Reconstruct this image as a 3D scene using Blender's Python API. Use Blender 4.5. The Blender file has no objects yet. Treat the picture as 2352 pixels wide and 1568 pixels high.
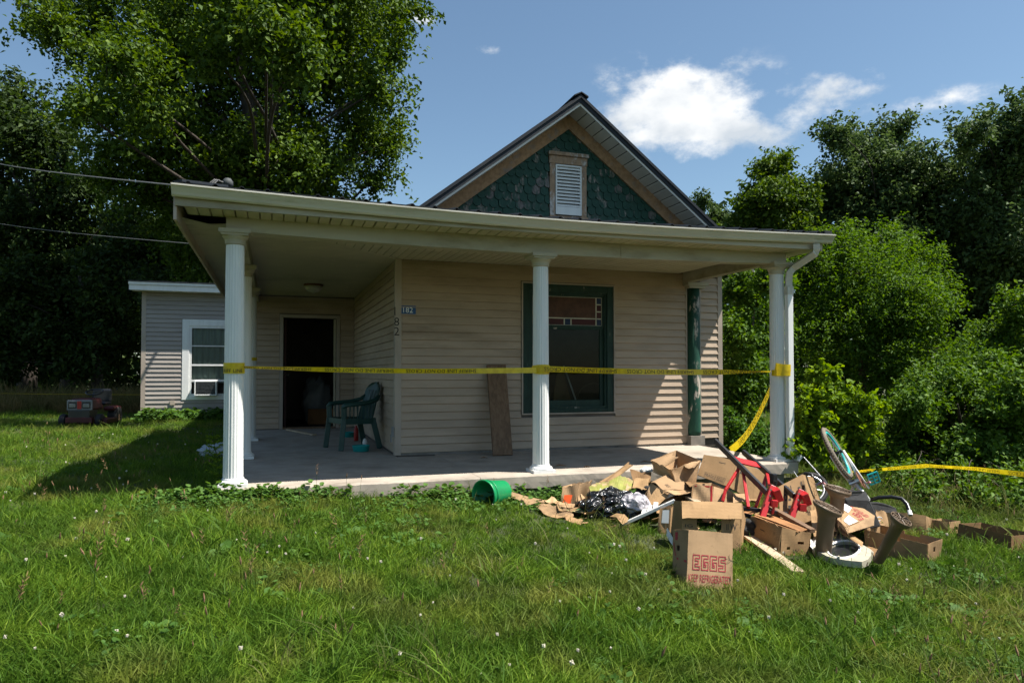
import bpy, bmesh, math, random
import numpy as np
from mathutils import Vector, Matrix
rad = math.radians
random.seed(7); RNG = np.random.default_rng(11)
scene = bpy.context.scene
COL = scene.collection

# ------------------------------------------------------------------ camera
# house frame: x along the porch front, y into the house, z up, porch floor at z = 0
FPX, YAW, PITCH = 1620.0, rad(18.6), rad(1.4)          # focal length in pixels of a 2352 wide picture
CAMP = np.array([.351, -6.925, 1.03])
SHIFT = 73.0 - FPX*math.tan(PITCH)
cam = bpy.data.cameras.new('camera'); camo = bpy.data.objects.new('camera', cam); COL.objects.link(camo)
cam.sensor_width = 36; cam.lens = 36*FPX/2352; cam.shift_y = SHIFT/2352; cam.clip_end = 3000; cam.clip_start = .05
camo.location = CAMP; camo.rotation_euler = (rad(90)+PITCH, 0, -YAW)
scene.camera = camo

# ------------------------------------------------------------------ world, sun, exposure
SUN_DIR = Vector((.47, -.26, 1.0)).normalized()         # towards the sun
SUN_EL = math.asin(SUN_DIR.z); SUN_AZ = math.atan2(SUN_DIR.x, SUN_DIR.y)
world = bpy.data.worlds.new('World'); scene.world = world; world.cycles.sampling_method = 'MANUAL'; world.cycles.sample_map_resolution = 256; world.use_nodes = True
wn = world.node_tree.nodes; wl = world.node_tree.links; wn.clear()
def N(nt, t, **kw):
    n = nt.nodes.new(t)
    for k, v in kw.items():
        if k.startswith('i_'):
            n.inputs[k[2:].replace('_', ' ')].default_value = v
        else: setattr(n, k, v)
    return n
WT = world.node_tree
sky = N(WT, 'ShaderNodeTexSky', sky_type='NISHITA', sun_disc=False, sun_elevation=SUN_EL, sun_rotation=SUN_AZ,
        altitude=300, air_density=1.0, dust_density=1.0, ozone_density=1.1)
wout = N(WT, 'ShaderNodeOutputWorld'); wbg = N(WT, 'ShaderNodeBackground'); wbg.inputs['Strength'].default_value = .072
geo = N(WT, 'ShaderNodeTexCoord')
FH = np.array([math.sin(YAW), math.cos(YAW), 0]); RT = np.array([math.cos(YAW), -math.sin(YAW), 0]); UP = np.array([0, 0, 1.])
F3 = FH*math.cos(PITCH)+UP*math.sin(PITCH); U3 = -FH*math.sin(PITCH)+UP*math.cos(PITCH)
def ray(x, y): return RT*(x-1176)+U3*(784+SHIFT-y)+F3*FPX
def at(x, y, d):                                        # a point of the place: direction seen + metres ahead
    r_ = ray(x, y); return Vector(CAMP + r_*(d/np.dot(r_, FH)))
def P(sx, sy, d): return at(sx/1.7142857, sy/1.7142857, d)
def on(x, y, X=None, Y=None, Z=None):
    r_ = ray(x, y); i = 0 if X is not None else 1 if Y is not None else 2
    v = (X, Y, Z)[i]; return Vector(CAMP + r_*((v-CAMP[i])/r_[i]))
def gdepth(sx, sy, lift=0.0):                           # metres ahead at which that direction meets the lawn
    d = 6.0
    for _ in range(30):
        p = P(sx, sy, d); r_ = ray(sx/1.7142857, sy/1.7142857); r_ = r_/np.dot(r_, FH); d = (float(ground_z(p.x, p.y))+lift-CAMP[2])/r_[2]
    return d
def G(sx, sy, lift=0.0): return P(sx, sy, gdepth(sx, sy, lift))
def math_node(nt, op, a, b=None, clamp=False):
    n = nt.nodes.new('ShaderNodeMath'); n.operation = op; n.use_clamp = clamp
    for i, v in enumerate((a, b)):
        if v is None: continue
        if isinstance(v, (int, float)): n.inputs[i].default_value = v
        else: nt.links.new(v, n.inputs[i])
    return n.outputs[0]
def dotv(nt, vec, v):
    n = nt.nodes.new('ShaderNodeVectorMath'); n.operation = 'DOT_PRODUCT'
    nt.links.new(vec, n.inputs[0]); n.inputs[1].default_value = v
    return n.outputs['Value']
# clouds: noise broken puffs sitting in fixed compass directions of the sky
dirv = geo.outputs['Generated']
nz = N(WT, 'ShaderNodeTexNoise', noise_dimensions='3D'); nz.inputs['Scale'].default_value = 12; nz.inputs['Detail'].default_value = 10; nz.inputs['Roughness'].default_value = .62
mp = N(WT, 'ShaderNodeMapping'); mp.inputs['Scale'].default_value = (1, 1, 1.7); wl.new(dirv, mp.inputs[0]); wl.new(mp.outputs[0], nz.inputs['Vector'])
puffs = [(1560, 250, 150, 75, 1.25), (1470, 262, 110, 62, 1.05), (1650, 300, 110, 52, 1.1), (1560, 190, 70, 36, .95), (1500, 310, 110, 42, 1.0), (1690, 210, 50, 40, .7),
         (1900, 198, 110, 26, .60), (1800, 262, 100, 34, .50), (2110, 240, 110, 22, .48), (1120, 112, 44, 16, .6), (968, 44, 24, 12, .55), (1990, 205, 40, 16, .6),
         (3300, 100, 260, 60, .8), (-900, 300, 240, 70, .8), (2900, -300, 200, 60, .7)]
acc = None
for (px, py, rx, ry, w) in puffs:
    c = ray(px, py); c = c/np.linalg.norm(c)
    e1 = np.cross(c, UP); e1 /= np.linalg.norm(e1); e2 = np.cross(e1, c)
    a = math_node(WT, 'DIVIDE', dotv(WT, dirv, e1), rx/FPX); b = math_node(WT, 'DIVIDE', dotv(WT, dirv, e2), ry/FPX)
    q = math_node(WT, 'ADD', math_node(WT, 'MULTIPLY', a, a), math_node(WT, 'MULTIPLY', b, b))
    g = math_node(WT, 'MULTIPLY', math_node(WT, 'EXPONENT', math_node(WT, 'MULTIPLY', q, -.9)), w)
    g = math_node(WT, 'MULTIPLY', g, math_node(WT, 'GREATER_THAN', dotv(WT, dirv, c), 0.0))
    acc = g if acc is None else math_node(WT, 'MAXIMUM', acc, g)
nn = math_node(WT, 'SUBTRACT', nz.outputs['Fac'], .5)
dens = math_node(WT, 'ADD', acc, math_node(WT, 'MULTIPLY', nn, 2.6))
mr = N(WT, 'ShaderNodeMapRange', interpolation_type='SMOOTHSTEP'); mr.inputs['From Min'].default_value = .20; mr.inputs['From Max'].default_value = .95
wl.new(dens, mr.inputs['Value'])
gate = N(WT, 'ShaderNodeMapRange', interpolation_type='SMOOTHSTEP'); gate.inputs['From Min'].default_value = .04; gate.inputs['From Max'].default_value = .22; wl.new(acc, gate.inputs['Value'])
cover = math_node(WT, 'MULTIPLY', math_node(WT, 'MULTIPLY', mr.outputs[0], gate.outputs[0]), .93)
nz2 = N(WT, 'ShaderNodeTexNoise'); nz2.inputs['Scale'].default_value = 10; nz2.inputs['Detail'].default_value = 5; wl.new(mp.outputs[0], nz2.inputs['Vector'])
cr = N(WT, 'ShaderNodeMix', data_type='RGBA'); cr.inputs['A'].default_value = (4.7, 5.1, 5.5, 1); cr.inputs['B'].default_value = (7.6, 7.6, 7.5, 1)
cmr = N(WT, 'ShaderNodeMapRange'); cmr.inputs['From Min'].default_value = .38; cmr.inputs['From Max'].default_value = .6; wl.new(nz2.outputs['Fac'], cmr.inputs['Value'])
wl.new(cmr.outputs[0], cr.inputs['Factor'])
mixc = N(WT, 'ShaderNodeMix', data_type='RGBA')
tint = N(WT, 'ShaderNodeMix', data_type='RGBA', blend_type='MULTIPLY'); tint.inputs['Factor'].default_value = 1; tint.inputs['B'].default_value = (.91, 1.0, .97, 1); wl.new(sky.outputs[0], tint.inputs['A'])
wl.new(cover, mixc.inputs['Factor']); wl.new(tint.outputs['Result'], mixc.inputs['A']); wl.new(cr.outputs['Result'], mixc.inputs['B'])
wl.new(mixc.outputs['Result'], wbg.inputs['Color']); wl.new(wbg.outputs[0], wout.inputs[0])

sl = bpy.data.lights.new('sun', 'SUN'); sl.energy = 5.0; sl.angle = rad(.55); sl.color = (1, .955, .88)
so = bpy.data.objects.new('sun', sl); COL.objects.link(so); so.location = (20, -12, 30)
so.rotation_euler = SUN_DIR.to_track_quat('Z', 'Y').to_euler()
vs = scene.view_settings; vs.view_transform = 'Standard'; vs.look = 'None'; vs.exposure = 1.06; vs.gamma = 1; vs.use_curve_mapping = False
scene.render.engine = 'CYCLES'; scene.cycles.max_bounces = 5; scene.cycles.diffuse_bounces = 3; scene.cycles.glossy_bounces = 3
scene.cycles.transmission_bounces = 4; scene.cycles.transparent_max_bounces = 8
scene.cycles.use_light_tree = False; scene.cycles.use_denoising = True; scene.cycles.denoiser = 'OPENIMAGEDENOISE'
scene.cycles.caustics_reflective = False; scene.cycles.caustics_refractive = False

# ------------------------------------------------------------------ helpers
def tag(o, label=None, cat=None, group=None, kind=None):
    if label: o['label'] = label
    if cat: o['category'] = cat
    if group: o['group'] = group
    if kind: o['kind'] = kind
    return o
def thing(name, loc, label, cat, group=None):
    o = bpy.data.objects.new(name, None); COL.objects.link(o); o.location = loc; o.empty_display_size = .1
    return tag(o, label, cat, group)
def wloc(o):
    v = Vector((0, 0, 0))
    while o is not None: v = v + o.location; o = o.parent
    return v
class MB:                                              # collects faces in world coordinates
    def __init__(s): s.v = []; s.f = []
    def add(s, vs_, fs_):
        b = len(s.v); s.v += [tuple(p) for p in vs_]; s.f += [tuple(i+b for i in f) for f in fs_]; return s
    def box(s, c, size, M=None, taper=1.0):
        hx, hy, hz = (q/2 for q in size); c = Vector(c)
        p = [Vector((x*hx*(taper if z > 0 else 1), y*hy*(taper if z > 0 else 1), z*hz)) for z in (-1, 1) for y in (-1, 1) for x in (-1, 1)]
        if M is not None: p = [M @ q for q in p]
        return s.add([c+q for q in p], [(0, 2, 3, 1), (4, 5, 7, 6), (0, 1, 5, 4), (2, 6, 7, 3), (0, 4, 6, 2), (1, 3, 7, 5)])
    def span(s, a, b):                                 # axis aligned box from corner to corner
        return s.box([(a[i]+b[i])/2 for i in range(3)], [abs(b[i]-a[i]) for i in range(3)])
    def tube(s, pts, r, n=8, cap=True, sx=1.0):
        pts = [Vector(p) for p in pts]; rs = r if isinstance(r, (list, tuple)) else [r]*len(pts)
        up = None; rings = []
        for i, p in enumerate(pts):
            t = (pts[min(i+1, len(pts)-1)]-pts[max(i-1, 0)]).normalized()
            if up is None: up = Vector((0, 0, 1)) if abs(t.z) < .9 else Vector((1, 0, 0))
            a = t.cross(up)
            if a.length < 1e-6: a = t.orthogonal()
            a.normalize(); b = a.cross(t).normalized(); up = b
            rings.append([p + a*math.cos(2*math.pi*k/n)*rs[i]*sx + b*math.sin(2*math.pi*k/n)*rs[i] for k in range(n)])
        vv = [q for rg in rings for q in rg]; ff = []
        for i in range(len(rings)-1):
            for k in range(n):
                k2 = (k+1) % n; ff.append((i*n+k, i*n+k2, (i+1)*n+k2, (i+1)*n+k))
        if cap: ff.append(tuple(range(n-1, -1, -1))); ff.append(tuple((len(rings)-1)*n+k for k in range(n)))
        return s.add(vv, ff)
    def bar(s, a, b, w, h, upv=(0, 0, 1)):             # square section bar from a to b
        a, b = Vector(a), Vector(b); t = (b-a).normalized(); upv = Vector(upv)
        x = t.cross(upv)
        if x.length < 1e-5: x = t.orthogonal()
        x.normalize(); y = x.cross(t)
        vv = [p + x*sx*w/2 + y*sy*h/2 for p in (a, b) for sy in (-1, 1) for sx in (-1, 1)]
        return s.add(vv, [(0, 1, 3, 2), (4, 6, 7, 5), (0, 4, 5, 1), (2, 3, 7, 6), (0, 2, 6, 4), (1, 5, 7, 3)])
    def lathe(s, prof, c, n=24, M=None, flute=0, nfl=0, cap=True):
        c = Vector(c); vv = []; ff = []
        for (r, z) in prof:
            for k in range(n):
                th = 2*math.pi*k/n; rr = r
                if flute and nfl: rr = r - flute*max(0, math.cos(th*nfl))**.7 if math.cos(th*nfl) > 0 else r
                q = Vector((rr*math.cos(th), rr*math.sin(th), z))
                vv.append(c + (M @ q if M is not None else q))
        for i in range(len(prof)-1):
            for k in range(n):
                k2 = (k+1) % n; ff.append((i*n+k, i*n+k2, (i+1)*n+k2, (i+1)*n+k))
        if cap: ff.append(tuple(range(n-1, -1, -1))); ff.append(tuple((len(prof)-1)*n+k for k in range(n)))
        return s.add(vv, ff)
    def prism(s, poly, ext):                           # planar polygon swept along ext
        ext = Vector(ext); poly = [Vector(p) for p in poly]; n = len(poly)
        return s.add(poly+[p+ext for p in poly], [tuple(range(n-1, -1, -1)), tuple(range(n, 2*n))] + [(i, (i+1) % n, n+(i+1) % n, n+i) for i in range(n)])
    def grid(s, fn, nu, nv):
        vv = [fn(i/nu, j/nv) for j in range(nv+1) for i in range(nu+1)]
        return s.add(vv, [(j*(nu+1)+i, j*(nu+1)+i+1, (j+1)*(nu+1)+i+1, (j+1)*(nu+1)+i) for j in range(nv) for i in range(nu)])
    def build(s, name, mat, parent=None, smooth=False, bevel=0, fix=True):
        me = bpy.data.meshes.new(name); o0 = wloc(parent) if parent else Vector((0, 0, 0))
        me.from_pydata([Vector(v)-o0 for v in s.v], [], s.f)
        if fix:
            bm = bmesh.new(); bm.from_mesh(me); bmesh.ops.recalc_face_normals(bm, faces=bm.faces); bm.to_mesh(me); bm.free()
        me.materials.append(mat)
        if smooth: me.polygons.foreach_set('use_smooth', [True]*len(me.polygons))
        o = bpy.data.objects.new(name, me); COL.objects.link(o); o.parent = parent
        if bevel:
            md = o.modifiers.new('bevel', 'BEVEL'); md.width = bevel; md.segments = 2; md.limit_method = 'ANGLE'
        return o
def inst(name, me, parent, loc, scale=(1, 1, 1), rot=(0, 0, 0)):   # another object sharing mesh data; loc in world
    o = bpy.data.objects.new(name, me); COL.objects.link(o); o.parent = parent
    o.location = Vector(loc) - (wloc(parent) if parent else Vector((0, 0, 0))); o.scale = scale; o.rotation_euler = rot
    return o
def mesh_of(mb, name, mat, smooth=False):
    me = bpy.data.meshes.new(name); me.from_pydata(mb.v, [], mb.f)
    bm = bmesh.new(); bm.from_mesh(me); bmesh.ops.recalc_face_normals(bm, faces=bm.faces); bm.to_mesh(me); bm.free()
    me.materials.append(mat)
    if smooth: me.polygons.foreach_set('use_smooth', [True]*len(me.polygons))
    return me
_tc = {}
def text_mesh(txt, font_scale=(1, 1)):                 # flat outline letters, returns verts (x,y) scaled to height 1, faces, width
    if txt in _tc: return _tc[txt]
    cu = bpy.data.curves.new('lettering', 'FONT'); cu.body = txt; cu.resolution_u = 2; cu.size = 1
    o = bpy.data.objects.new('lettering', cu); COL.objects.link(o)
    dg = bpy.context.evaluated_depsgraph_get(); me = bpy.data.meshes.new_from_object(o.evaluated_get(dg))
    v = [(p.co.x, p.co.y) for p in me.vertices]; f = [tuple(p.vertices) for p in me.polygons]
    x0 = min(p[0] for p in v); x1 = max(p[0] for p in v); y0 = min(p[1] for p in v); y1 = max(p[1] for p in v)
    v = [((x-x0)/(y1-y0), (y-y0)/(y1-y0)) for x, y in v]
    bpy.data.objects.remove(o); bpy.data.curves.remove(cu); bpy.data.meshes.remove(me)
    _tc[txt] = (v, f, (x1-x0)/(y1-y0)); return _tc[txt]
def sstep(a, b, x):
    t = np.clip((np.asarray(x, float)-a)/(b-a), 0, 1); return t*t*(3-2*t)
def ground_z(X, Y):
    z = -.05 - .27*sstep(-1.5, 5.5, X) - .2*sstep(1, -7, Y)
    return z + .012*np.sin(np.asarray(X)*2.1+1)*np.cos(np.asarray(Y)*1.7) + .5*sstep(14, 60, np.asarray(Y))
# ------------------------------------------------------------------ materials
def new_mat(name):
    m = bpy.data.materials.new(name); m.use_nodes = True; nt = m.node_tree; nt.nodes.clear()
    out = N(nt, 'ShaderNodeOutputMaterial'); b = N(nt, 'ShaderNodeBsdfPrincipled'); nt.links.new(b.outputs[0], out.inputs[0])
    return m, nt, b, out
def c4(c): return (c[0], c[1], c[2], 1)
def tex(nt, coord='Object', scale=(1, 1, 1)):
    if coord == 'World': src = N(nt, 'ShaderNodeNewGeometry').outputs['Position']
    else: src = N(nt, 'ShaderNodeTexCoord').outputs[coord]
    mp = N(nt, 'ShaderNodeMapping'); mp.inputs['Scale'].default_value = scale; nt.links.new(src, mp.inputs[0]); return mp.outputs[0]
def noise(nt, vec, scale, detail=5, rough=.6):
    n = N(nt, 'ShaderNodeTexNoise'); n.inputs['Scale'].default_value = scale; n.inputs['Detail'].default_value = detail; n.inputs['Roughness'].default_value = rough
    nt.links.new(vec, n.inputs['Vector']); return n.outputs['Fac']
def ramp(nt, fac, lo, hi, smooth=True):
    m = N(nt, 'ShaderNodeMapRange', interpolation_type='SMOOTHSTEP' if smooth else 'LINEAR'); m.inputs['From Min'].default_value = lo; m.inputs['From Max'].default_value = hi
    nt.links.new(fac, m.inputs['Value']); return m.outputs[0]
def mixc_(nt, fac, a, b, mode='MIX'):
    m = N(nt, 'ShaderNodeMix', data_type='RGBA', blend_type=mode)
    if isinstance(fac, (int, float)): m.inputs['Factor'].default_value = fac
    else: nt.links.new(fac, m.inputs['Factor'])
    for k, v in (('A', a), ('B', b)):
        if isinstance(v, (tuple, list)): m.inputs[k].default_value = c4(v)
        else: nt.links.new(v, m.inputs[k])
    return m.outputs['Result']
def bump(nt, b, h, strength=.3, dist=.01):
    n = N(nt, 'ShaderNodeBump'); n.inputs['Strength'].default_value = strength; n.inputs['Distance'].default_value = dist
    nt.links.new(h, n.inputs['Height']); nt.links.new(n.outputs[0], b.inputs['Normal'])
def mat(name, col, rough=.6, var=.12, scale=6, coord='Object', stretch=(1, 1, 1), bmp=0, bscale=60, spec=.35, metal=0, dirt=None, dirt_lo=.52, dirt_hi=.7, dscale=3, objrnd=0):
    m, nt, b, out = new_mat(name); v = tex(nt, coord, stretch)
    n1 = noise(nt, v, scale)
    c = mixc_(nt, ramp(nt, n1, .3, .7), tuple(x*(1-var) for x in col), tuple(min(1, x*(1+var)) for x in col))
    if dirt is not None:
        c = mixc_(nt, ramp(nt, noise(nt, v, dscale, 8, .68), dirt_lo, dirt_hi), c, dirt)
    if objrnd:
        oi = N(nt, 'ShaderNodeObjectInfo'); h = N(nt, 'ShaderNodeHueSaturation'); nt.links.new(c, h.inputs['Color'])
        nt.links.new(math_node(nt, 'ADD', math_node(nt, 'MULTIPLY', oi.outputs['Random'], 2*objrnd), 1-objrnd), h.inputs['Value']); c = h.outputs[0]
    nt.links.new(c, b.inputs['Base Color']); b.inputs['Roughness'].default_value = rough; b.inputs['Specular IOR Level'].default_value = spec; b.inputs['Metallic'].default_value = metal
    if bmp: bump(nt, b, noise(nt, v, bscale, 4), bmp, .004)
    return m
MT = {}
MT['siding'] = mat('vinyl_siding', (.385, .295, .215), .55, .09, 3, 'World', (.6, .6, 3), dirt=(.24, .175, .115), dscale=1.4, dirt_lo=.46, dirt_hi=.8, bmp=.05, bscale=40, objrnd=.05)
MT['siding_grey'] = mat('grey_vinyl_siding', (.30, .265, .235), .55, .06, 3, 'World', (.6, .6, 3), dirt=(.22, .19, .165), dscale=1.3, dirt_lo=.5, dirt_hi=.85, objrnd=.05)
MT['corner'] = mat('corner_board_vinyl', (.36, .30, .245), .5, .06, 3, 'World', (1, 1, .5), dirt=(.29, .24, .19), dscale=2)
MT['white'] = mat('white_painted_aluminium', (.68, .68, .66), .42, .05, 4, 'World', (3, 3, .4), dirt=(.52, .51, .48), dscale=3, dirt_lo=.56, dirt_hi=.8)
MT['trimwhite'] = mat('aged_white_trim', (.37, .335, .245), .5, .06, 2, 'World', (.5, 1, 2), dirt=(.20, .17, .10), dscale=1.1, dirt_lo=.48, dirt_hi=.72)
MT['gutter'] = mat('gutter_metal', (.50, .48, .41), .38, .05, 3, 'World', (.7, 2, 4), dirt=(.27, .25, .185), dscale=2, dirt_lo=.5, dirt_hi=.8, spec=.5)
MT['soffit'] = mat('cream_soffit_vinyl', (.42, .385, .27), .5, .06, 3, 'World', (1, 1, 1), dirt=(.24, .215, .135), dscale=1, dirt_lo=.5, dirt_hi=.8)
MT['soffitwhite'] = mat('white_soffit_vinyl', (.62, .60, .56), .5, .05, 3, 'World')
MT['roof'] = mat('dark_metal_roof', (.016, .020, .026), .6, .15, 4, 'World', dirt=(.03, .032, .034), dscale=3, spec=.2)
MT['concrete'] = mat('porch_concrete', (.35, .30, .245), .9, .13, 4, 'World', dirt=(.21, .175, .14), dscale=1.6, dirt_lo=.46, dirt_hi=.75, bmp=.35, bscale=55)
MT['foundation'] = mat('foundation_concrete', (.21, .19, .165), .95, .2, 5, 'World', dirt=(.10, .09, .075), dscale=3, bmp=.5, bscale=30)
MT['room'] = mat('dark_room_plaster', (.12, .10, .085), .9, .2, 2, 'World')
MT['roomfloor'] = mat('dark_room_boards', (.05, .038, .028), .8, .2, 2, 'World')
def peel(name, col, under, lo, hi, scale=7, stretch=(1, 1, 1), coord='Object', rnd=.14, rough=.6):
    m, nt, b, out = new_mat(name); v = tex(nt, coord, stretch); oi = N(nt, 'ShaderNodeObjectInfo')
    va = N(nt, 'ShaderNodeVectorMath', operation='ADD'); nt.links.new(v, va.inputs[0])
    cb = N(nt, 'ShaderNodeCombineXYZ'); nt.links.new(math_node(nt, 'MULTIPLY', oi.outputs['Random'], 37), cb.inputs[0]); nt.links.new(math_node(nt, 'MULTIPLY', oi.outputs['Random'], 91), cb.inputs[1]); nt.links.new(cb.outputs[0], va.inputs[1])
    v = va.outputs[0]
    n1 = noise(nt, v, scale, 8, .7)
    n1 = math_node(nt, 'ADD', n1, math_node(nt, 'MULTIPLY', math_node(nt, 'SUBTRACT', oi.outputs['Random'], .5), rnd))
    f = ramp(nt, n1, lo, hi); n2 = noise(nt, v, scale*3, 6)
    c1 = mixc_(nt, ramp(nt, n2, .3, .7), tuple(x*.8 for x in col), tuple(x*1.25 for x in col))
    u1 = mixc_(nt, ramp(nt, noise(nt, v, scale*4, 6), .35, .65), tuple(x*.62 for x in under), tuple(min(1, x*1.2) for x in under))
    nt.links.new(mixc_(nt, f, c1, u1), b.inputs['Base Color']); b.inputs['Roughness'].default_value = rough; b.inputs['Specular IOR Level'].default_value = .25
    bump(nt, b, math_node(nt, 'SUBTRACT', n2, f), .35, .003); return m
MT['shingle'] = peel('green_painted_shingle', (.014, .052, .036), (.21, .18, .155), .64, .78, 16, (1, 1, .35), rnd=.40)
MT['shinglebare'] = peel('weathered_bare_shingle', (.018, .055, .038), (.135, .12, .112), .44, .62, 14, (1, 1, .35), rnd=.25)
MT['greenpaint'] = peel('dark_green_paint', (.014, .036, .027), (.40, .35, .30), .60, .68, 6, (1, 1, .3), 'World', rnd=0)
MT['greenpost'] = peel('peeling_green_post', (.014, .06, .040), (.42, .36, .30), .56, .63, 5, (1.2, 1.2, .35), 'World', rnd=0)
MT['rawwood'] = peel('weathered_bare_wood', (.34, .205, .115), (.24, .19, .165), .52, .68, 6, (1, 1, 1), 'World', rnd=.06, rough=.8)
MT['peelwhite'] = peel('worn_frame_wood', (.30, .20, .13), (.42, .38, .35), .50, .62, 9, (1, 1, .5), 'World', rnd=0, rough=.8)
def wood(name, col, col2, stretch=(14, 14, .8), scale=2.2, rough=.75, coord='Object'):
    m, nt, b, out = new_mat(name); v = tex(nt, coord, stretch); n1 = noise(nt, v, scale, 8, .65); v2 = tex(nt, coord, (1, 1, 1))
    c = mixc_(nt, ramp(nt, n1, .32, .68), col, col2); c = mixc_(nt, ramp(nt, noise(nt, v2, 5, 6), .55, .75), c, tuple(x*.6 for x in col))
    nt.links.new(c, b.inputs['Base Color']); b.inputs['Roughness'].default_value = rough; b.inputs['Specular IOR Level'].default_value = .25; bump(nt, b, n1, .3, .003); return m
MT['plank'] = wood('old_brown_plank', (.20, .125, .075), (.125, .075, .045))
MT['paleplank'] = wood('pale_plywood', (.46, .36, .25), (.36, .27, .18), (1, 1, 1), 6)
def cardboard(name, col, rough=.85):
    m, nt, b, out = new_mat(name); v = tex(nt, 'Object'); oi = N(nt, 'ShaderNodeObjectInfo')
    n1 = noise(nt, v, 5, 6, .6); n2 = noise(nt, v, 1.6, 8, .7)
    c = mixc_(nt, ramp(nt, n1, .25, .75), tuple(x*.9 for x in col), tuple(min(1, x*1.08) for x in col))
    c = mixc_(nt, ramp(nt, n2, .5, .62), c, tuple(x*.66 for x in col)); n3 = noise(nt, v, 11, 8, .75); c = mixc_(nt, ramp(nt, n3, .58, .7), c, tuple(x*.5 for x in col))
    h = N(nt, 'ShaderNodeHueSaturation'); nt.links.new(c, h.inputs['Color']); nt.links.new(math_node(nt, 'ADD', math_node(nt, 'MULTIPLY', oi.outputs['Random'], .42), .72), h.inputs['Value'])
    nt.links.new(h.outputs[0], b.inputs['Base Color']); b.inputs['Roughness'].default_value = rough; b.inputs['Specular IOR Level'].default_value = .2
    wv = N(nt, 'ShaderNodeTexWave'); wv.inputs['Scale'].default_value = 55; wv.inputs['Distortion'].default_value = 1.5; nt.links.new(v, wv.inputs['Vector'])
    bump(nt, b, math_node(nt, 'ADD', math_node(nt, 'MULTIPLY', wv.outputs['Fac'], .12), n1), .35, .006); return m
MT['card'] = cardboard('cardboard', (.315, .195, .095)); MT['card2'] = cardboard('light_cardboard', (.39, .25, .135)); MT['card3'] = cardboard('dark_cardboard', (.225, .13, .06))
MT['cardorange'] = cardboard('orange_brown_cardboard', (.30, .145, .06))
MT['cardgreen'] = peel('green_yellow_printed_cardboard', (.205, .21, .045), (.33, .22, .12), .5, .6, 3.2, rnd=0, rough=.6)
MT['cardteal'] = peel('green_printed_cardboard', (.05, .20, .085), (.42, .29, .14), .5, .58, 5, rnd=0, rough=.6)
MT['ink_red'] = mat('red_print_ink', (.33, .035, .045), .8, .2, 40); MT['ink_black'] = mat('black_print_ink', (.03, .026, .022), .8, .2, 40)
MT['paper'] = mat('white_paper', (.78, .77, .74), .8, .04); MT['label_orange'] = mat('orange_label', (.75, .10, .02), .6, .05)
MT['redtape'] = mat('red_packing_tape', (.42, .03, .03), .4, .1)
MT['greenplastic'] = mat('green_plastic', (.004, .23, .075), .38, .08, spec=.5, dirt=(.02, .17, .07), dscale=4)
MT['chairgreen'] = mat('dark_green_resin', (.012, .050, .042), .45, .12, spec=.4)
MT['teal'] = mat('teal_plastic', (.006, .26, .25), .4, .1, spec=.5); MT['redplastic'] = mat('red_plastic', (.35, .02, .015), .4, .1)
MT['redpaint'] = mat('red_painted_steel', (.40, .014, .016), .38, .1, 12, dirt=(.22, .012, .01), dscale=14, dirt_lo=.58, dirt_hi=.72, spec=.5)
MT['blackpaint'] = mat('black_painted_steel', (.014, .015, .018), .4, .2, 12, spec=.5); MT['blackplastic'] = mat('black_plastic', (.012, .012, .013), .35, .2, spec=.5)
MT['carpet'] = mat('black_carpet_covering', (.022, .022, .022), .95, .3, 30, bmp=.5, bscale=200)
MT['brownplastic'] = mat('brown_resin', (.125, .085, .052), .5, .1, 4, spec=.3)
MT['cream'] = mat('cream_resin', (.42, .38, .29), .5, .08, 4, dirt=(.24, .20, .14), dscale=5, dirt_lo=.48)
MT['rubber'] = mat('dusty_tyre_rubber', (.17, .14, .105), .85, .2, 10); MT['blackrubber'] = mat('black_rubber', (.015, .015, .015), .7, .2)
MT['chrome'] = mat('dull_steel', (.55, .54, .52), .35, .1, 8, metal=.9, dirt=(.2, .11, .06), dscale=10, dirt_lo=.6, dirt_hi=.72)
MT['rust'] = mat('rusty_steel', (.14, .055, .03), .8, .3, 12); MT['whitepaint'] = mat('white_frame_paint', (.66, .65, .62), .38, .06, 6, dirt=(.35, .3, .25), dscale=7, dirt_lo=.6, dirt_hi=.7)
MT['rimteal'] = mat('teal_rim', (.02, .36, .34), .35, .08, spec=.5); MT['pink'] = mat('faded_pink_paint', (.62, .27, .28), .4, .1)
MT['darkred'] = mat('faded_dark_red_paint', (.055, .009, .010), .5, .2, 6, dirt=(.05, .012, .01), dscale=4); MT['greyplastic'] = mat('grey_plastic', (.16, .165, .165), .5, .1)
MT['lens'] = mat('headlight_glass', (.16, .17, .16), .15, .1, spec=.6)
MT['blueplate'] = mat('blue_sign_enamel', (.015, .075, .21), .4, .06); MT['signwhite'] = mat('white_sign_lettering', (.75, .75, .72), .5, .03)
def tapemat():
    m, nt, b, out = new_mat('yellow_plastic_tape'); v = tex(nt, 'Object'); c = mixc_(nt, ramp(nt, noise(nt, v, 18, 4), .35, .65), (.70, .50, .010), (.82, .62, .016)); nt.links.new(c, b.inputs['Base Color']); b.inputs['Roughness'].default_value = .35
    bump(nt, b, noise(nt, v, 30, 3), .4, .01); t = N(nt, 'ShaderNodeBsdfTranslucent'); nt.links.new(c, t.inputs[0]); mx = N(nt, 'ShaderNodeMixShader'); mx.inputs[0].default_value = .4; nt.links.new(b.outputs[0], mx.inputs[1]); nt.links.new(t.outputs[0], mx.inputs[2]); nt.links.new(mx.outputs[0], out.inputs[0]); return m
MT['yellow'] = tapemat()
MT['coil'] = mat('grimy_coil', (.05, .055, .055), .7, .4, 20, dirt=(.2, .2, .19), dscale=14, dirt_lo=.6, dirt_hi=.7)
MT['bark'] = mat('grey_brown_bark', (.05, .04, .032), .95, .3, 3, 'Object', (6, 6, 1), bmp=.8, bscale=20)
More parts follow.
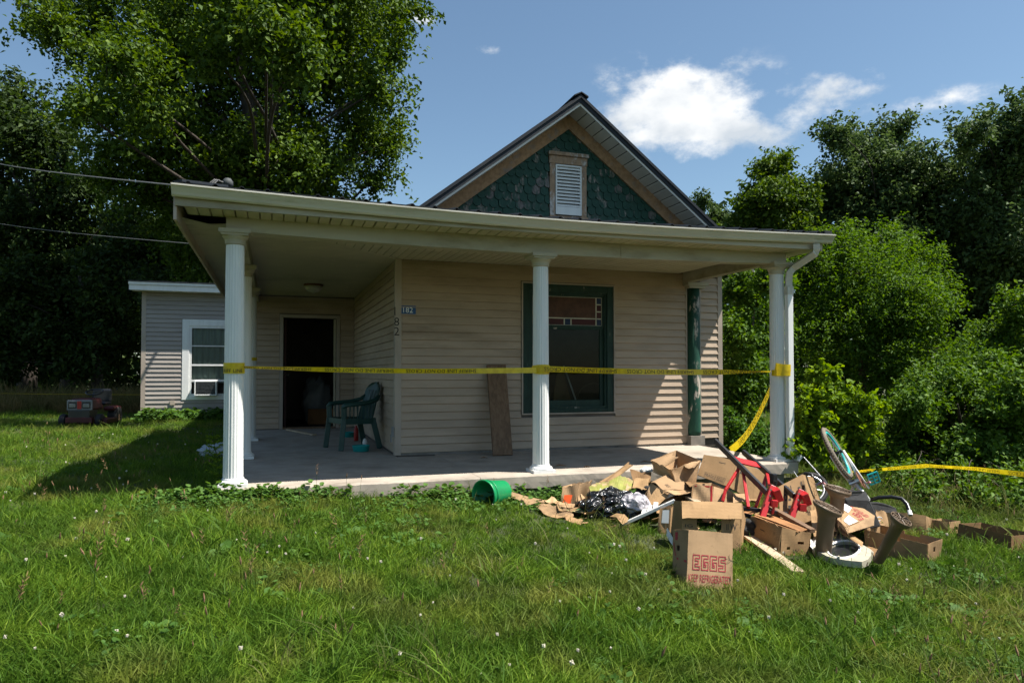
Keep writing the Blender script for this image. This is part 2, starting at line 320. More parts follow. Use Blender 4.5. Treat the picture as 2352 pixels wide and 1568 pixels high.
MT['deadwood'] = mat('pale_dead_twig', (.25, .21, .17), .9, .2); MT['wire'] = mat('black_service_wire', (.16, .155, .15), .6, .1)
MT['lampglass'] = mat('frosted_lamp_glass', (.42, .40, .33), .3, .05, spec=.5); MT['curtain'] = mat('grey_green_curtain', (.25, .28, .26), .9, .1, 4, 'World', (8, 8, .5))
MT['plasticbag'] = mat('white_bag_plastic', (.32, .36, .38), .4, .1); MT['lead'] = mat('pale_lead_came', (.48, .45, .36), .6, .15)
MT['amber'] = mat('stained_glass_amber', (.075, .034, .018), .4, .25, 9, spec=.15); MT['stainred'] = mat('stained_glass_red', (.05, .012, .011), .4, .25, 9, spec=.15); MT['stainblue'] = mat('stained_glass_blue', (.012, .025, .06), .4, .2, 9, spec=.15)
def glass(name, tint=(.9, .92, .9), refl=.12):
    m, nt, b, out = new_mat(name); tr = N(nt, 'ShaderNodeBsdfTransparent'); tr.inputs[0].default_value = c4(tint)
    gl = N(nt, 'ShaderNodeBsdfGlossy'); gl.inputs['Roughness'].default_value = .03; fr = N(nt, 'ShaderNodeFresnel'); fr.inputs[0].default_value = 1.2
    mx = N(nt, 'ShaderNodeMixShader'); nt.links.new(fr.outputs[0], mx.inputs[0]); nt.links.new(tr.outputs[0], mx.inputs[1]); nt.links.new(gl.outputs[0], mx.inputs[2]); nt.links.new(mx.outputs[0], out.inputs[0]); return m
MT['glass'] = glass('window_glass', (.8, .85, .83))
def bagmat(name, col, rough):
    m, nt, b, out = new_mat(name); b.inputs['Base Color'].default_value = c4(col); b.inputs['Roughness'].default_value = rough; b.inputs['Specular IOR Level'].default_value = .8
    v = tex(nt, 'Object'); vo = N(nt, 'ShaderNodeTexVoronoi', feature='F1'); vo.inputs['Scale'].default_value = 13; va = N(nt, 'ShaderNodeVectorMath', operation='ADD'); nt.links.new(v, va.inputs[0]); nc = N(nt, 'ShaderNodeTexNoise'); nc.inputs['Scale'].default_value = 7; nt.links.new(v, nc.inputs['Vector']); sc_ = N(nt, 'ShaderNodeVectorMath', operation='SCALE'); sc_.inputs['Scale'].default_value = .16; nt.links.new(nc.outputs['Color'], sc_.inputs[0]); nt.links.new(sc_.outputs[0], va.inputs[1]); nt.links.new(va.outputs[0], vo.inputs['Vector'])
    bump(nt, b, math_node(nt, 'ADD', vo.outputs['Distance'], math_node(nt, 'MULTIPLY', noise(nt, v, 26, 4, .6), .35)), 1.0, .06); return m
MT['blackbag'] = bagmat('black_bin_liner', (.012, .012, .014), .2); MT['greybag'] = bagmat('grey_bin_liner', (.36, .34, .37), .42)
def leafmat(name, c_dark, c_mid, c_lite, trans=.36, rough=.6, spec=.15, wscale=None):
    m, nt, b, out = new_mat(name); at_ = N(nt, 'ShaderNodeAttribute', attribute_name='rnd')
    cr_ = N(nt, 'ShaderNodeValToRGB'); e = cr_.color_ramp.elements
    e[0].position = 0; e[0].color = c4(c_dark); e[1].position = 1; e[1].color = c4(c_lite); k = e.new(.55); k.color = c4(c_mid)
    nt.links.new(at_.outputs['Fac'], cr_.inputs[0]); c = cr_.outputs[0]
    if wscale:
        f = ramp(nt, noise(nt, tex(nt, 'World'), wscale, 4), .4, .64); c = mixc_(nt, f, c, mixc_(nt, .55, c, (.16, .135, .035)))
    nt.links.new(c, b.inputs['Base Color']); b.inputs['Roughness'].default_value = rough; b.inputs['Specular IOR Level'].default_value = spec
    t = N(nt, 'ShaderNodeBsdfTranslucent'); h = N(nt, 'ShaderNodeHueSaturation'); h.inputs['Hue'].default_value = .485; h.inputs['Saturation'].default_value = 1.15; h.inputs['Value'].default_value = 1.25; nt.links.new(c, h.inputs['Color']); nt.links.new(h.outputs[0], t.inputs[0])
    mx = N(nt, 'ShaderNodeMixShader'); mx.inputs[0].default_value = trans; nt.links.new(b.outputs[0], mx.inputs[1]); nt.links.new(t.outputs[0], mx.inputs[2]); nt.links.new(mx.outputs[0], out.inputs[0]); return m
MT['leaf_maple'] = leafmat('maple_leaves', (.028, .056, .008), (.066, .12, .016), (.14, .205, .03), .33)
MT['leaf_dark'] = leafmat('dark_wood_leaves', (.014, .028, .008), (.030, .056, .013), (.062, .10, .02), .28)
MT['leaf_poplar'] = leafmat('poplar_leaves', (.03, .056, .017), (.064, .108, .033), (.115, .17, .06), .3, .6, .15)
MT['leaf_bright'] = leafmat('locust_leaves', (.036, .080, .012), (.074, .148, .019), (.135, .22, .034), .42)
MT['leaf_lime'] = leafmat('young_maple_leaves', (.07, .13, .010), (.14, .235, .017), (.21, .31, .032), .45)
MT['leaf_vine'] = leafmat('vine_leaves', (.038, .085, .011), (.080, .155, .02), (.145, .23, .04), .33)
MT['leaf_weed'] = leafmat('weed_leaves', (.035, .085, .014), (.062, .135, .022), (.10, .19, .04), .35)
def grassmat(name, a, b2, c2, dry):
    m, nt, b, out = new_mat(name); oi = N(nt, 'ShaderNodeObjectInfo'); at_ = N(nt, 'ShaderNodeAttribute', attribute_name='rnd')
    cr_ = N(nt, 'ShaderNodeValToRGB'); e = cr_.color_ramp.elements; e[0].color = c4(a); e[1].color = c4(c2); k = e.new(.5); k.color = c4(b2)
    f0 = math_node(nt, 'ADD', math_node(nt, 'MULTIPLY', at_.outputs['Fac'], .6), math_node(nt, 'MULTIPLY', oi.outputs['Random'], .4)); nt.links.new(f0, cr_.inputs[0]); c = cr_.outputs[0]
    wv = tex(nt, 'World'); f = ramp(nt, noise(nt, wv, .8, 3, .65), .47, .60)
    c = mixc_(nt, f, c, mixc_(nt, .5, c, dry)); f2 = ramp(nt, noise(nt, wv, 2.3, 2), .44, .58); c = mixc_(nt, f2, c, mixc_(nt, .5, c, (.03, .085, .010)))
    nt.links.new(c, b.inputs['Base Color']); b.inputs['Roughness'].default_value = .6; b.inputs['Specular IOR Level'].default_value = .14
    t = N(nt, 'ShaderNodeBsdfTranslucent'); nt.links.new(c, t.inputs[0]); mx = N(nt, 'ShaderNodeMixShader'); mx.inputs[0].default_value = .42
    nt.links.new(b.outputs[0], mx.inputs[1]); nt.links.new(t.outputs[0], mx.inputs[2]); nt.links.new(mx.outputs[0], out.inputs[0]); return m
MT['grass'] = grassmat('lawn_grass_blades', (.046, .100, .008), (.108, .200, .014), (.205, .28, .03), (.25, .215, .055))
MT['tallgrass'] = grassmat('tall_grass_blades', (.05, .075, .015), (.10, .12, .03), (.22, .19, .08), (.24, .19, .09))
MT['drygrass'] = grassmat('dry_tall_grass', (.12, .095, .03), (.20, .15, .055), (.33, .25, .12), (.30, .21, .09))
MT['cloverwhite'] = mat('clover_flower', (.50, .46, .36), .8, .3, 60); MT['seedhead'] = mat('brown_seed_head', (.20, .115, .06), .9, .2, 40)
def soilmat():
    m, nt, b, out = new_mat('lawn_soil'); v = tex(nt, 'World')
    c = mixc_(nt, ramp(nt, noise(nt, v, 9, 8, .7), .35, .65), (.022, .034, .008), (.048, .056, .016)); c = mixc_(nt, ramp(nt, noise(nt, v, .7, 4), .5, .68), c, (.085, .08, .03))
    nt.links.new(c, b.inputs['Base Color']); b.inputs['Roughness'].default_value = .95; bump(nt, b, noise(nt, v, 14, 8), .8, .04); return m
MT['soil'] = soilmat()
MT['dirt'] = mat('bare_dirt', (.20, .16, .105), .95, .2, 6, 'World', bmp=.5, bscale=30)
# ------------------------------------------------------------------ ground
def build_ground():
    xs = np.concatenate([np.linspace(-120, -14, 24), np.linspace(-13, 14, 109), np.linspace(15, 130, 26)])
    ys = np.concatenate([np.linspace(-40, -8, 14), np.linspace(-7.75, 14, 88), np.linspace(15, 200, 30)])
    X, Y = np.meshgrid(xs, ys); Z = ground_z(X, Y)
    Z = Z - .3*(sstep(-.0, .05, X)*sstep(6.05, 6.0, X)*sstep(-.1, -.05, Y)*sstep(1.9, 1.85, Y))   # stays under the slab
    V = np.stack([X, Y, Z], -1).reshape(-1, 3); nx, ny = len(xs), len(ys)
    me = bpy.data.meshes.new('lawn')
    idx = np.arange(nx*ny).reshape(ny, nx); F = np.stack([idx[:-1, :-1], idx[:-1, 1:], idx[1:, 1:], idx[1:, :-1]], -1).reshape(-1, 4)
    me.from_pydata(V.tolist(), [], F.tolist()); me.materials.append(MT['soil']); me.polygons.foreach_set('use_smooth', [True]*len(F))
    o = bpy.data.objects.new('lawn', me); COL.objects.link(o); tag(o, 'grassy lawn ground around the house', None, kind='structure')
build_ground()
# worn dirt track at the left
mb = MB()
def trk(u, v):
    p0 = on(250+u*185, 1050-u*8, Z=-.05); x = p0.x; y = p0.y + (v-.5)*(.9*math.sin(math.pi*min(1, max(0, u)))+.1) + .15*math.sin(u*9)
    return (x, y, float(ground_z(x, y))+.006)
mb.grid(trk, 16, 4); o = mb.build('worn_path', MT['dirt'], None); tag(o, 'bare worn dirt strip in the lawn', None, kind='structure')

# ------------------------------------------------------------------ house
YW, YB, YG = 1.95, 6.8, 10.8                           # front wall, door wall, side wing wall
XC, XR, XL = 1.80, 6.58, 0.0
CEIL = 2.47
house = thing('house', (3, 2, 0), 'single storey beige vinyl sided house with green shingled gable and columned porch', 'house')
def sag(x): return -.062*math.sin(math.pi*min(1, max(0, (x+.5)/6.9)))
def part(name, mb, m, parent=house, **k): return mb.build(name, MT[m], parent, **k)

# porch floor: two pours with rough front edges
def slab(x0, x1, y0, y1, name='porch_slab'):
    mb = MB(); rng = random.Random(int(x0*10)+3); n = max(6, int((x1-x0)/.06)); pr = []
    for i in range(n+1):
        x = x0+(x1-x0)*i/n; j = lambda a: rng.uniform(-a, a)
        pr.append([(x, y1, 0), (x, y0+.016+j(.003), 0), (x, y0+.002+j(.002), -.013+j(.003)), (x, y0+j(.0015), -.07), (x, y0+.003+j(.004), -.128+j(.006)), (x, y1, -.13)])
    vv = [p for r in pr for p in r]; ff = []
    for i in range(n):
        for k in range(5): ff.append((i*6+k, i*6+k+1, (i+1)*6+k+1, (i+1)*6+k))
        ff.append((i*6+5, i*6, (i+1)*6, (i+1)*6+5))
    ff += [tuple(range(6)), tuple(n*6+k for k in range(5, -1, -1))]
    mb.add(vv, ff); return part(name, mb, 'concrete')
slab(-.12, 2.285, -.2, 1.78); slab(2.29, 6.12, -.2, 1.93)
mb = MB(); mb.span((-.12, 1.783, -.13), (1.795, 6.79, -.002)); part('porch_slab', mb, 'concrete', bevel=.006)
mb = MB(); mb.span((0, -.1, -.7), (6.0, 1.9, -.131)); mb.span((XC, 1.97, -.7), (XR-.02, 9, -.02)); part('foundation', mb, 'foundation')

# columns
def column(x, y, top, label=None):
    dz = top
    c = bpy.data.objects.new('porch_column', None); COL.objects.link(c); c.parent = house; c.location = Vector((x, y, 0))-house.location
    mb = MB(); H = dz
    mb.lathe([(.088, .075), (.086, .3), (.084, 1.2), (.080, H-.17), (.078, H-.125)], (x, y, 0), 80, flute=.0075, nfl=20, cap=False)
    sh = part('shaft', mb, 'white', c, smooth=True)
    mb = MB(); mb.box((x, y, .0155), (.245, .245, .031)); mb.lathe([(.118, .031), (.122, .042), (.116, .055), (.098, .062), (.094, .078), (.086, .082)], (x, y, 0), 40)
    part('base', mb, 'white', c)
    mb = MB(); mb.box((x, y, H-.018), (.27, .27, .036)); mb.box((x, y, H-.045), (.235, .235, .018)); mb.lathe([(.081, H-.135), (.09, H-.128), (.088, H-.115), (.092, H-.09), (.112, H-.062), (.112, H-.054)], (x, y, 0), 40)
    part('capital', mb, 'trimwhite', c); return c
column(0, 0, 2.335); column(3.0, 0, 2.28); column(6.0, 0, 2.335); column(0, 2.25, 2.335); column(0, 4.65, 2.335)

# beams: front with sag, left, right
def sweep_x(prof, x0, x1, n, sagged=True):             # profile (y,z) along x
    mb = MB(); k = len(prof); vv = []
    for i in range(n+1):
        x = x0+(x1-x0)*i/n; s = sag(x) if sagged else 0
        vv += [(x, y, z+s) for y, z in prof]
    ff = [(i*k+j, i*k+(j+1) % k, (i+1)*k+(j+1) % k, (i+1)*k+j) for i in range(n) for j in range(k)]
    ff += [tuple(range(k)), tuple(n*k+j for j in range(k-1, -1, -1))]
    return mb.add(vv, ff)
mb = sweep_x([(-.075, 2.337), (.075, 2.337), (.075, 2.56), (-.075, 2.56)], -.075, 3.9, 20); part('porch_beam', mb, 'trimwhite')
mb = sweep_x([(-.078, 2.335), (.075, 2.337), (.075, 2.56), (-.078, 2.56)], 3.903, 6.075, 14); part('porch_beam', mb, 'trimwhite')
mb = MB(); mb.span((-.07, .078, 2.337), (.07, 6.78, 2.55)); part('porch_beam', mb, 'trimwhite')
mb = MB(); mb.span((5.94, .078, 2.34), (6.06, YW-.02, 2.55)); part('porch_beam', mb, 'trimwhite')
# fascia, gutter
mb = MB(); nF = 30; vv = []
for i in range(nF+1):
    x = -.46+6.79*i/nF; vv += [(x, -.385, 2.452+.4*sag(x)), (x, -.36, 2.452+.4*sag(x)), (x, -.36, 2.60+sag(x)), (x, -.385, 2.60+sag(x))]
mb.add(vv, [(i*4+j, i*4+(j+1) % 4, (i+1)*4+(j+1) % 4, (i+1)*4+j) for i in range(nF) for j in range(4)]+[(0, 1, 2, 3), tuple(nF*4+j for j in (3, 2, 1, 0))]); part('fascia_board', mb, 'trimwhite')
gp = [(-.388, 2.524), (-.43, 2.520), (-.447, 2.532), (-.458, 2.552), (-.474, 2.572), (-.489, 2.592), (-.496, 2.598), (-.506, 2.600), (-.506, 2.614), (-.492, 2.614), (-.480, 2.594), (-.452, 2.556), (-.440, 2.536), (-.426, 2.528), (-.395, 2.53), (-.395, 2.60), (-.388, 2.60)]
mb = sweep_x(gp, -.48, 6.42, 36); part('gutter', mb, 'gutter', smooth=False)
for x in (-.478, 6.418):
    mb = MB(); s = sag(x); mb.prism([(x, y, z+s) for y, z in gp[:9]]+[(x, -.388, 2.60+s)], (.003 if x < 0 else -.003, 0, 0)); part('gutter_end_cap', mb, 'gutter')
for i in range(7):
    x = -.1+i*1.04; mb = MB(); mb.span((x, -.5, 2.607+sag(x)), (x+.022, -.39, 2.611+sag(x))); part('gutter_hanger', mb, 'gutter')
# left fascia board
mb = MB(); mb.prism([(-.475, -.36, 2.335), (-.475, -.36, 2.58), (-.475, 6.7, 2.545), (-.475, 6.7, 2.30)], (.025, 0, 0)); part('fascia_board', mb, 'corner')
# eave soffit panels, front: each panel a part
def ribpanel(mb, p0, u, v, n=2, groove=.006, up=Vector((0, 0, 1))):   # panel p0 + u*s + v*t with n shallow ribs across u
    p0, u, v = Vector(p0), Vector(u), Vector(v); pts = []
    for i in range(n):
        a, b = i/n, (i+1)/n; pts += [(a, groove), (a+.06/n, 0), (b-.06/n, 0), (b-.0, groove)]
    vv = []
    for s_, g in pts: vv += [p0+u*s_+up*g, p0+u*s_+v+up*g]
    mb.add(vv, [(2*i, 2*i+2, 2*i+3, 2*i+1) for i in range(len(pts)-1)]); return mb
w = .205
for i in range(33):
    x = -.40+i*w
    if x+w > 6.34: break
    s0_, s1_ = .4*sag(x), .4*sag(x+w); mb = MB()
    ribpanel(mb, (x+.002, -.358, 2.458+s0_), (w-.004, 0, s1_-s0_), (0, .281, -.012-.3*s0_), 2, .022); part('soffit_panel', mb, 'soffit', fix=False)
# left eave soffit (one torn hole near the front corner)
for i in range(17):
    y = .32+i*.38; mb = MB(); ribpanel(mb, (-.45, y, 2.425), (0, .376, -.002), (.38, 0, .03), 3, .008); part('soffit_panel', mb, 'soffit', fix=False)
mb = MB(); mb.add([(-.45, -.02, 2.428), (-.18, .315, 2.43), (-.45, .315, 2.428)], [(0, 1, 2)]); mb.add([(-.18, .315, 2.43), (-.075, .30, 2.44), (-.075, .16, 2.44)], [(0, 1, 2)]); part('soffit_panel', mb, 'soffit', fix=False)
mb = MB(); mb.span((-.45, -.36, 2.53), (-.08, 6.7, 2.535)); part('eave_backing', mb, 'room')
# porch ceiling: front run (strips running back to front) and left run, mitred
def clip_panel(x0, x1, y0, y1, side):
    pass
w = .1
for i in range(58):                                     # front run, x strips cut by the mitre y = x*1.03 (left part)
    x0 = .08+i*w; x1 = x0+w
    if x0 > 5.93: break
    x1 = min(x1, 5.935)
    ym0 = YW-.003 if x0 > XC else min(YW, .08+(x0-.08)*1.08); ym1 = YW-.003 if x1 > XC else min(YW, .08+(x1-.08)*1.08)
    za = lambda x, y: CEIL + sag(x)*max(0, 1-y/1.9)*.9
    mb = MB(); g = .016
    A = [(x0, .078), (x0+.012, .078), (x1-.002, .078), (x1, .078)]; Bm = [(x0, ym0), (x0+.012, ym0), (x1-.002, ym1), (x1, ym1)]
    gz = (g, 0, 0, g); vv = []
    for (ax, ay), (bx, by), g_ in zip(A, Bm, gz): vv += [(ax, ay, za(ax, ay)+g_), (bx, max(by, ay+.001), za(bx, by)+g_)]
    mb.add(vv, [(0, 2, 3, 1), (2, 4, 5, 3), (4, 6, 7, 5)]); part('ceiling_plank', mb, 'soffit', fix=False)
for i in range(67):                                     # left run, y strips
    y0 = .09+i*w; y1 = y0+w
    if y0 > YB-.01: break
    y1 = min(y1, YB-.005)
    e = lambda y: XC-.003 if y > YW else min(XC-.003, .08+(y-.08)/1.08)
    mb = MB(); vv = []
    for y, g_ in ((y0, .014), (y0+.012, 0), (y1-.002, 0), (y1, .014)): vv += [(.075, y, CEIL+g_), (e(y), y, CEIL+g_)]
    mb.add(vv, [(0, 2, 3, 1), (2, 4, 5, 3), (4, 6, 7, 5)]); part('ceiling_plank', mb, 'soffit', fix=False)
mb = MB(); mb.bar((.09, .09, CEIL-.006), (XC-.004, YW-.004, CEIL-.006), .03, .01); part('ceiling_mitre_trim', mb, 'soffit')
mb = MB(); mb.span((-.44, -.35, 2.562), (6.3, 1.94, 2.568)); mb.span((-.44, 1.94, 2.562), (1.79, 6.78, 2.568)); part('ceiling_deck', mb, 'room')
# ceiling lamp
lampc = on(720, 660, Z=2.42); mb = MB(); mb.lathe([(.15, CEIL-.002), (.155, CEIL-.02), (.15, CEIL-.03)], (lampc.x, lampc.y, 0), 32)
cl = part('ceiling_light', mb, 'rust'); mb = MB(); mb.lathe([(.146, CEIL-.03), (.14, CEIL-.06), (.115, CEIL-.095), (.07, CEIL-.12), (.02, CEIL-.132), (.012, CEIL-.15), (.004, CEIL-.155)], (lampc.x, lampc.y, 0), 32); part('glass_bowl', mb, 'lampglass', cl, smooth=True)

# walls: backing, boards
CH = .1016
def unit_board(m, name):
    mb = MB(); pr = [(0, .0), (-.020, -.001), (-.025, .004), (-.022, .012), (-.004, CH-.004), (-.001, CH), (0, CH)]
    k = len(pr); vv = [(x, y, z) for x in (0, 1) for y, z in pr]
    mb.add(vv, [(j, (j+1) % k, k+(j+1) % k, k+j) for j in range(k)]+[tuple(range(k)), tuple(range(2*k-1, k-1, -1))])
    return mesh_of(mb, name, MT[m])
SB = unit_board('siding', 'siding_board'); SG = unit_board('siding_grey', 'siding_board')
def wall_part(name, mb, m='room'): return part(name, mb, m)
def boards(par, me, x0, x1, z0, z1, y, gaps=(), rot=0):
    n = int(round((z1-z0)/CH))
    for i in range(n):
        z = z0+i*CH; segs = [(x0, x1)]
        for (ga, gb, gz0, gz1) in gaps:
            if z+CH*.6 > gz0 and z+CH*.4 < gz1:
                segs = [q for s in segs for q in ((s[0], min(s[1], ga)), (max(s[0], gb), s[1])) if q[1]-q[0] > .02]
        for a, b in segs:
            if rot: inst('siding_board', me, par, (y, b, z), (b-a, 1, 1), (0, 0, -math.pi/2))
            else: inst('siding_board', me, par, (a, y, z), (b-a, 1, 1))
W0, W1, WZ0, WZ1 = 3.467, 4.845, .478, 2.255
mb = MB()
mb.span((XC+.02, YW+.004, -.03), (W0+.06, YW+.12, 2.7)); mb.span((W1-.06, YW+.004, -.03), (XR-.02, YW+.12, 2.7)); mb.span((W0+.06, YW+.004, -.03), (W1-.06, YW+.12, WZ0+.06)); mb.span((W0+.06, YW+.004, WZ1-.06), (W1-.06, YW+.12, 2.7))
fw = part('front_wall', mb, 'room')
boards(fw, SB, XC+.06, 5.985, .03, 2.47, YW, [(W0-.006, W1+.006, WZ0-.02, WZ1+.01)])
boards(fw, SB, 6.235, XR-.05, .09, 2.47, YW)
mb = MB(); mb.span((XC+.06, YW-.012, -.001), (5.985, YW+.004, .03)); part('starter_strip', mb, 'foundation', fw)
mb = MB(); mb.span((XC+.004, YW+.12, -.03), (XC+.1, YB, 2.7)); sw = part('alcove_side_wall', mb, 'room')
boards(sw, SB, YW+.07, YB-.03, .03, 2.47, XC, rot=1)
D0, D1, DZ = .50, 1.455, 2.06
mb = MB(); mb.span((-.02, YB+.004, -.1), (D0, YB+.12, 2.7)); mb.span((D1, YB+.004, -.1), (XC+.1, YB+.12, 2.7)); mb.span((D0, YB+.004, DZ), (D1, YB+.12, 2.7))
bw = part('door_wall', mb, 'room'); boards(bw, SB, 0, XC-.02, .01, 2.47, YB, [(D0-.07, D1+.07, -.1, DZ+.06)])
# corner boards
mb = MB(); mb.span((XC-.022, YW-.024, .0), (XC+.062, YW-.0, 2.47)); mb.span((XC-.0225, YW, .0), (XC, YW+.07, 2.47)); part('corner_board', mb, 'corner', bevel=.006)
mb = MB(); mb.span((XR-.055, YW-.024, -.02), (XR+.022, YW, 2.75)); mb.span((XR, YW, -.02), (XR+.0225, YW+.07, 2.75)); part('corner_board', mb, 'corner', bevel=.004)
mb = MB(); mb.span((XC-.016, YB-.016, 0), (XC, YB, 2.47)); part('corner_board', mb, 'corner')
for x in (5.985, 6.215): mb = MB(); mb.span((x, YW-.022, .05), (x+.022, YW+.003, 2.36)); part('channel_trim', mb, 'corner')
# far side walls, to close the house
mb = MB(); mb.span((XR-.02, YW+.12, -.3), (XR, 11.5, 2.75)); mb.span((XC+.1, 11.4, -.3), (XR, 11.5, 2.75)); part('side_wall', mb, 'siding')
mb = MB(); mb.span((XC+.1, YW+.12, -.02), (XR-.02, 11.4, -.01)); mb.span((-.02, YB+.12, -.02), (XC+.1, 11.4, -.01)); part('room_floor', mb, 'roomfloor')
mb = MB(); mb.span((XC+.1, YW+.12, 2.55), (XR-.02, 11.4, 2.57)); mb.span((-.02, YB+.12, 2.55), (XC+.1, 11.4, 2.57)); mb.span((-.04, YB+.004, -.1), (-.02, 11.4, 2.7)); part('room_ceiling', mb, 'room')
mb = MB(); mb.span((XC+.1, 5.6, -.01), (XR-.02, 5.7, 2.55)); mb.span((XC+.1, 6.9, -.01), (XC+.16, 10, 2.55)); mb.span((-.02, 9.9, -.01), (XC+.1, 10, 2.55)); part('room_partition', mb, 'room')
# flank post (old green half column) and its cap
mb = MB(); mb.lathe([(.098, .14), (.1, .2), (.098, 1.3), (.092, 2.28)], (6.11, YW-.015, 0), 28); fp = part('old_green_post', mb, 'greenpost', smooth=True)
mb = MB(); mb.span((5.99, YW-.13, 0), (6.22, YW-.001, .135)); part('post_footing', mb, 'foundation', fp)
mb = MB(); mb.span((5.94, YW-.16, 2.29), (6.28, YW-.02, 2.335)); mb.span((5.97, YW-.14, 2.255), (6.25, YW-.02, 2.289)); part('post_cap', mb, 'trimwhite', fp)
mb = MB(); mb.span((6.10, YW-.03, .1), (6.24, YW+.002, .1)) if False else None
# door frame
mb = MB(); mb.span((D0-.065, YB-.03, 0), (D0, YB+.003, DZ+.06)); mb.span((D1, YB-.03, 0), (D1+.065, YB+.003, DZ+.06)); mb.span((D0, YB-.03, DZ), (D1, YB+.003, DZ+.06))
door = part('doorway', mb, 'corner', bevel=.004)
mb = MB(); mb.span((D1-.045, YB-.02, .02), (D1-.012, YB+.06, DZ-.01)); part('jamb', mb, 'trimwhite', door)
mb = MB(); mb.span((D0, YB-.025, -.001), (D1, YB+.12, .03)); part('threshold', mb, 'plank', door)
mb = MB(); mb.span((D0+.02, YB+.14, .02), (D0+.06, YB+1.0, DZ-.02)); dl = part('door_leaf', mb, 'darkred', door)
mb = MB(); mb.tube([(D0+.06, YB+.9, 1), (D0+.1, YB+.9, 1), (D0+.12, YB+.9, 1)], [.015, .02, .025], 12); part('door_knob', mb, 'chrome', door)

# front window
win = bpy.data.objects.new('front_window', None); COL.objects.link(win); win.parent = house; win.location = Vector((4.15, YW, .5))-house.location
def frame(mb, x0, x1, z0, z1, w, ya, yb, wb=None):
    wb = wb or w
    mb.span((x0, ya, z0), (x0+w, yb, z1)); mb.span((x1-w, ya, z0), (x1, yb, z1)); mb.span((x0+w, ya, z1-w), (x1-w, yb, z1)); mb.span((x0+w, ya, z0), (x1-w, yb, z0+wb)); return mb
part('edge_trim', frame(MB(), W0, W1, WZ0, WZ1, .018, YW-.03, YW+.003), 'corner', win)
part('casing', frame(MB(), W0+.019, W1-.019, WZ0+.019, WZ1-.019, .095, YW-.012, YW+.03, .05), 'greenpaint', win, bevel=.004)
a0, a1, b0, b1 = W0+.115, W1-.115, WZ0+.07, WZ1-.115
part('jamb', frame(MB(), a0-.001, a1+.001, b0, b1+.001, .03, YW+.012, YW+.13), 'greenpaint', win)
# lower sash
zt = b0+1.13
part('lower_sash', frame(MB(), a0+.03, a1-.03, b0+.025, zt+.01, .055, YW+.05, YW+.085, .09), 'greenpaint', win, bevel=.004)
mb = MB(); mb.span((a0+.08, YW+.066, b0+.11), (a1-.08, YW+.07, zt-.04)); part('pane', mb, 'glass', win)
# upper leaded light
part('upper_sash', frame(MB(), a0+.03, a1-.03, zt-.02, b1-.03, .03, YW+.03, YW+.055), 'greenpaint', win)
u0, u1, v0, v1 = a0+.058, a1-.058, zt+.008, b1-.058
sq = .088; cw = .0075
xs_ = [u0, u0+sq, u1-sq, u1]; lead = MB()
def came(x0, x1, z0, z1): lead.span((x0-cw, YW+.036, z0-cw), (x1+cw, YW+.05, z1+cw))
def pane(x0, x1, z0, z1, m):
    mb = MB(); mb.span((x0+cw, YW+.041, z0+cw), (x1-cw, YW+.045, z1-cw)); part('leaded_pane', mb, m, win)
zz = [v0+(v1-v0)*k/4 for k in range(5)]
for k in range(4):
    for (xa, xb) in ((u0, u0+sq), (u1-sq, u1)): pane(xa, xb, zz[k], zz[k+1], 'stainblue' if k in (0, 3) else 'stainred')
xm = (u0+u1)/2
pane(u0+sq, xm-.05, v0, zz[1], 'stainred'); pane(xm-.05, xm+.05, v0, zz[1], 'stainblue'); pane(xm+.05, u1-sq, v0, zz[1], 'stainred'); pane(u0+sq, u1-sq, zz[1], v1, 'amber')
for z in zz:
    came(u0, u0+sq, z, z); came(u1-sq, u1, z, z)
came(u0+sq, u1-sq, v0, v0); came(u0+sq, u1-sq, zz[1], zz[1]); came(u0+sq, u1-sq, v1, v1)
for x in xs_: came(x, x, v0, v1)
for x in (xm-.05, xm+.05): came(x, x, v0, zz[1])
part('lead_cames', lead, 'lead', win)
# room clutter dimly seen through the panes
def clutter(name, mb, m, label, cat): o = mb.build(name, MT[m], None); tag(o, label, cat); return o

# gable
AX, SL, AZ = 4.15, .765, 4.60                          # apex x, slope, apex z of wall trim
gable = MB(); gable.prism([(AX-2.4, YW+.03, AZ-2.4*SL+.02), (AX+2.4, YW+.03, AZ-2.4*SL+.02), (AX, YW+.03, AZ+.02)], (0, .08, 0)); gw = part('gable_wall', gable, 'greenpaint')
sw_, sh_, rh = .118, .17, .109
mb = MB(); pts = [(-sw_/2+.002, 0), (-sw_/2+.002, -.115)]
pts += [(-(sw_/2-.002)*math.cos(math.pi*t/8), -.115-.055*math.sin(math.pi*t/8)) for t in range(1, 8)] + [(sw_/2-.002, -.115), (sw_/2-.002, 0)]
n = len(pts); vv = [(x, -.013, z) for x, z in pts] + [(x, .0, z) for x, z in pts]
mb.add(vv, [tuple(range(n)), tuple(range(2*n-1, n-1, -1))]+[(i, n+i, n+(i+1) % n, (i+1) % n) for i in range(n)]); SHN = mesh_of(mb, 'shingle', MT['shingle']); SHB = mesh_of(mb, 'shingle', MT['shinglebare'])
VX0, VX1, VZ0, VZ1 = 3.875, 4.42, 3.17, 4.045
for r in range(13):
    zt_ = 3.06+.11+r*rh; cnt = 0
    for c in range(-20, 21):
        x = AX + (c + (.5 if r % 2 else 0))*sw_ + random.uniform(-.003, .003)
        half = (AZ-.10-(zt_-.13))/SL
        if abs(x-AX) > half-.02: continue
        if VX0+.02 < x < VX1-.02 and VZ0 < zt_-.08 < VZ1: continue
        inst('shingle', SHB if (random.random() < (.34 if zt_ < 3.45 else .16 if zt_ < 3.8 else .02)) else SHN, gw, (x, YW+.018+random.uniform(-.002, .001), zt_+random.uniform(-.004, .004)), (1, 1, 1), (rad(-6.5), random.uniform(-.03, .03), 0))
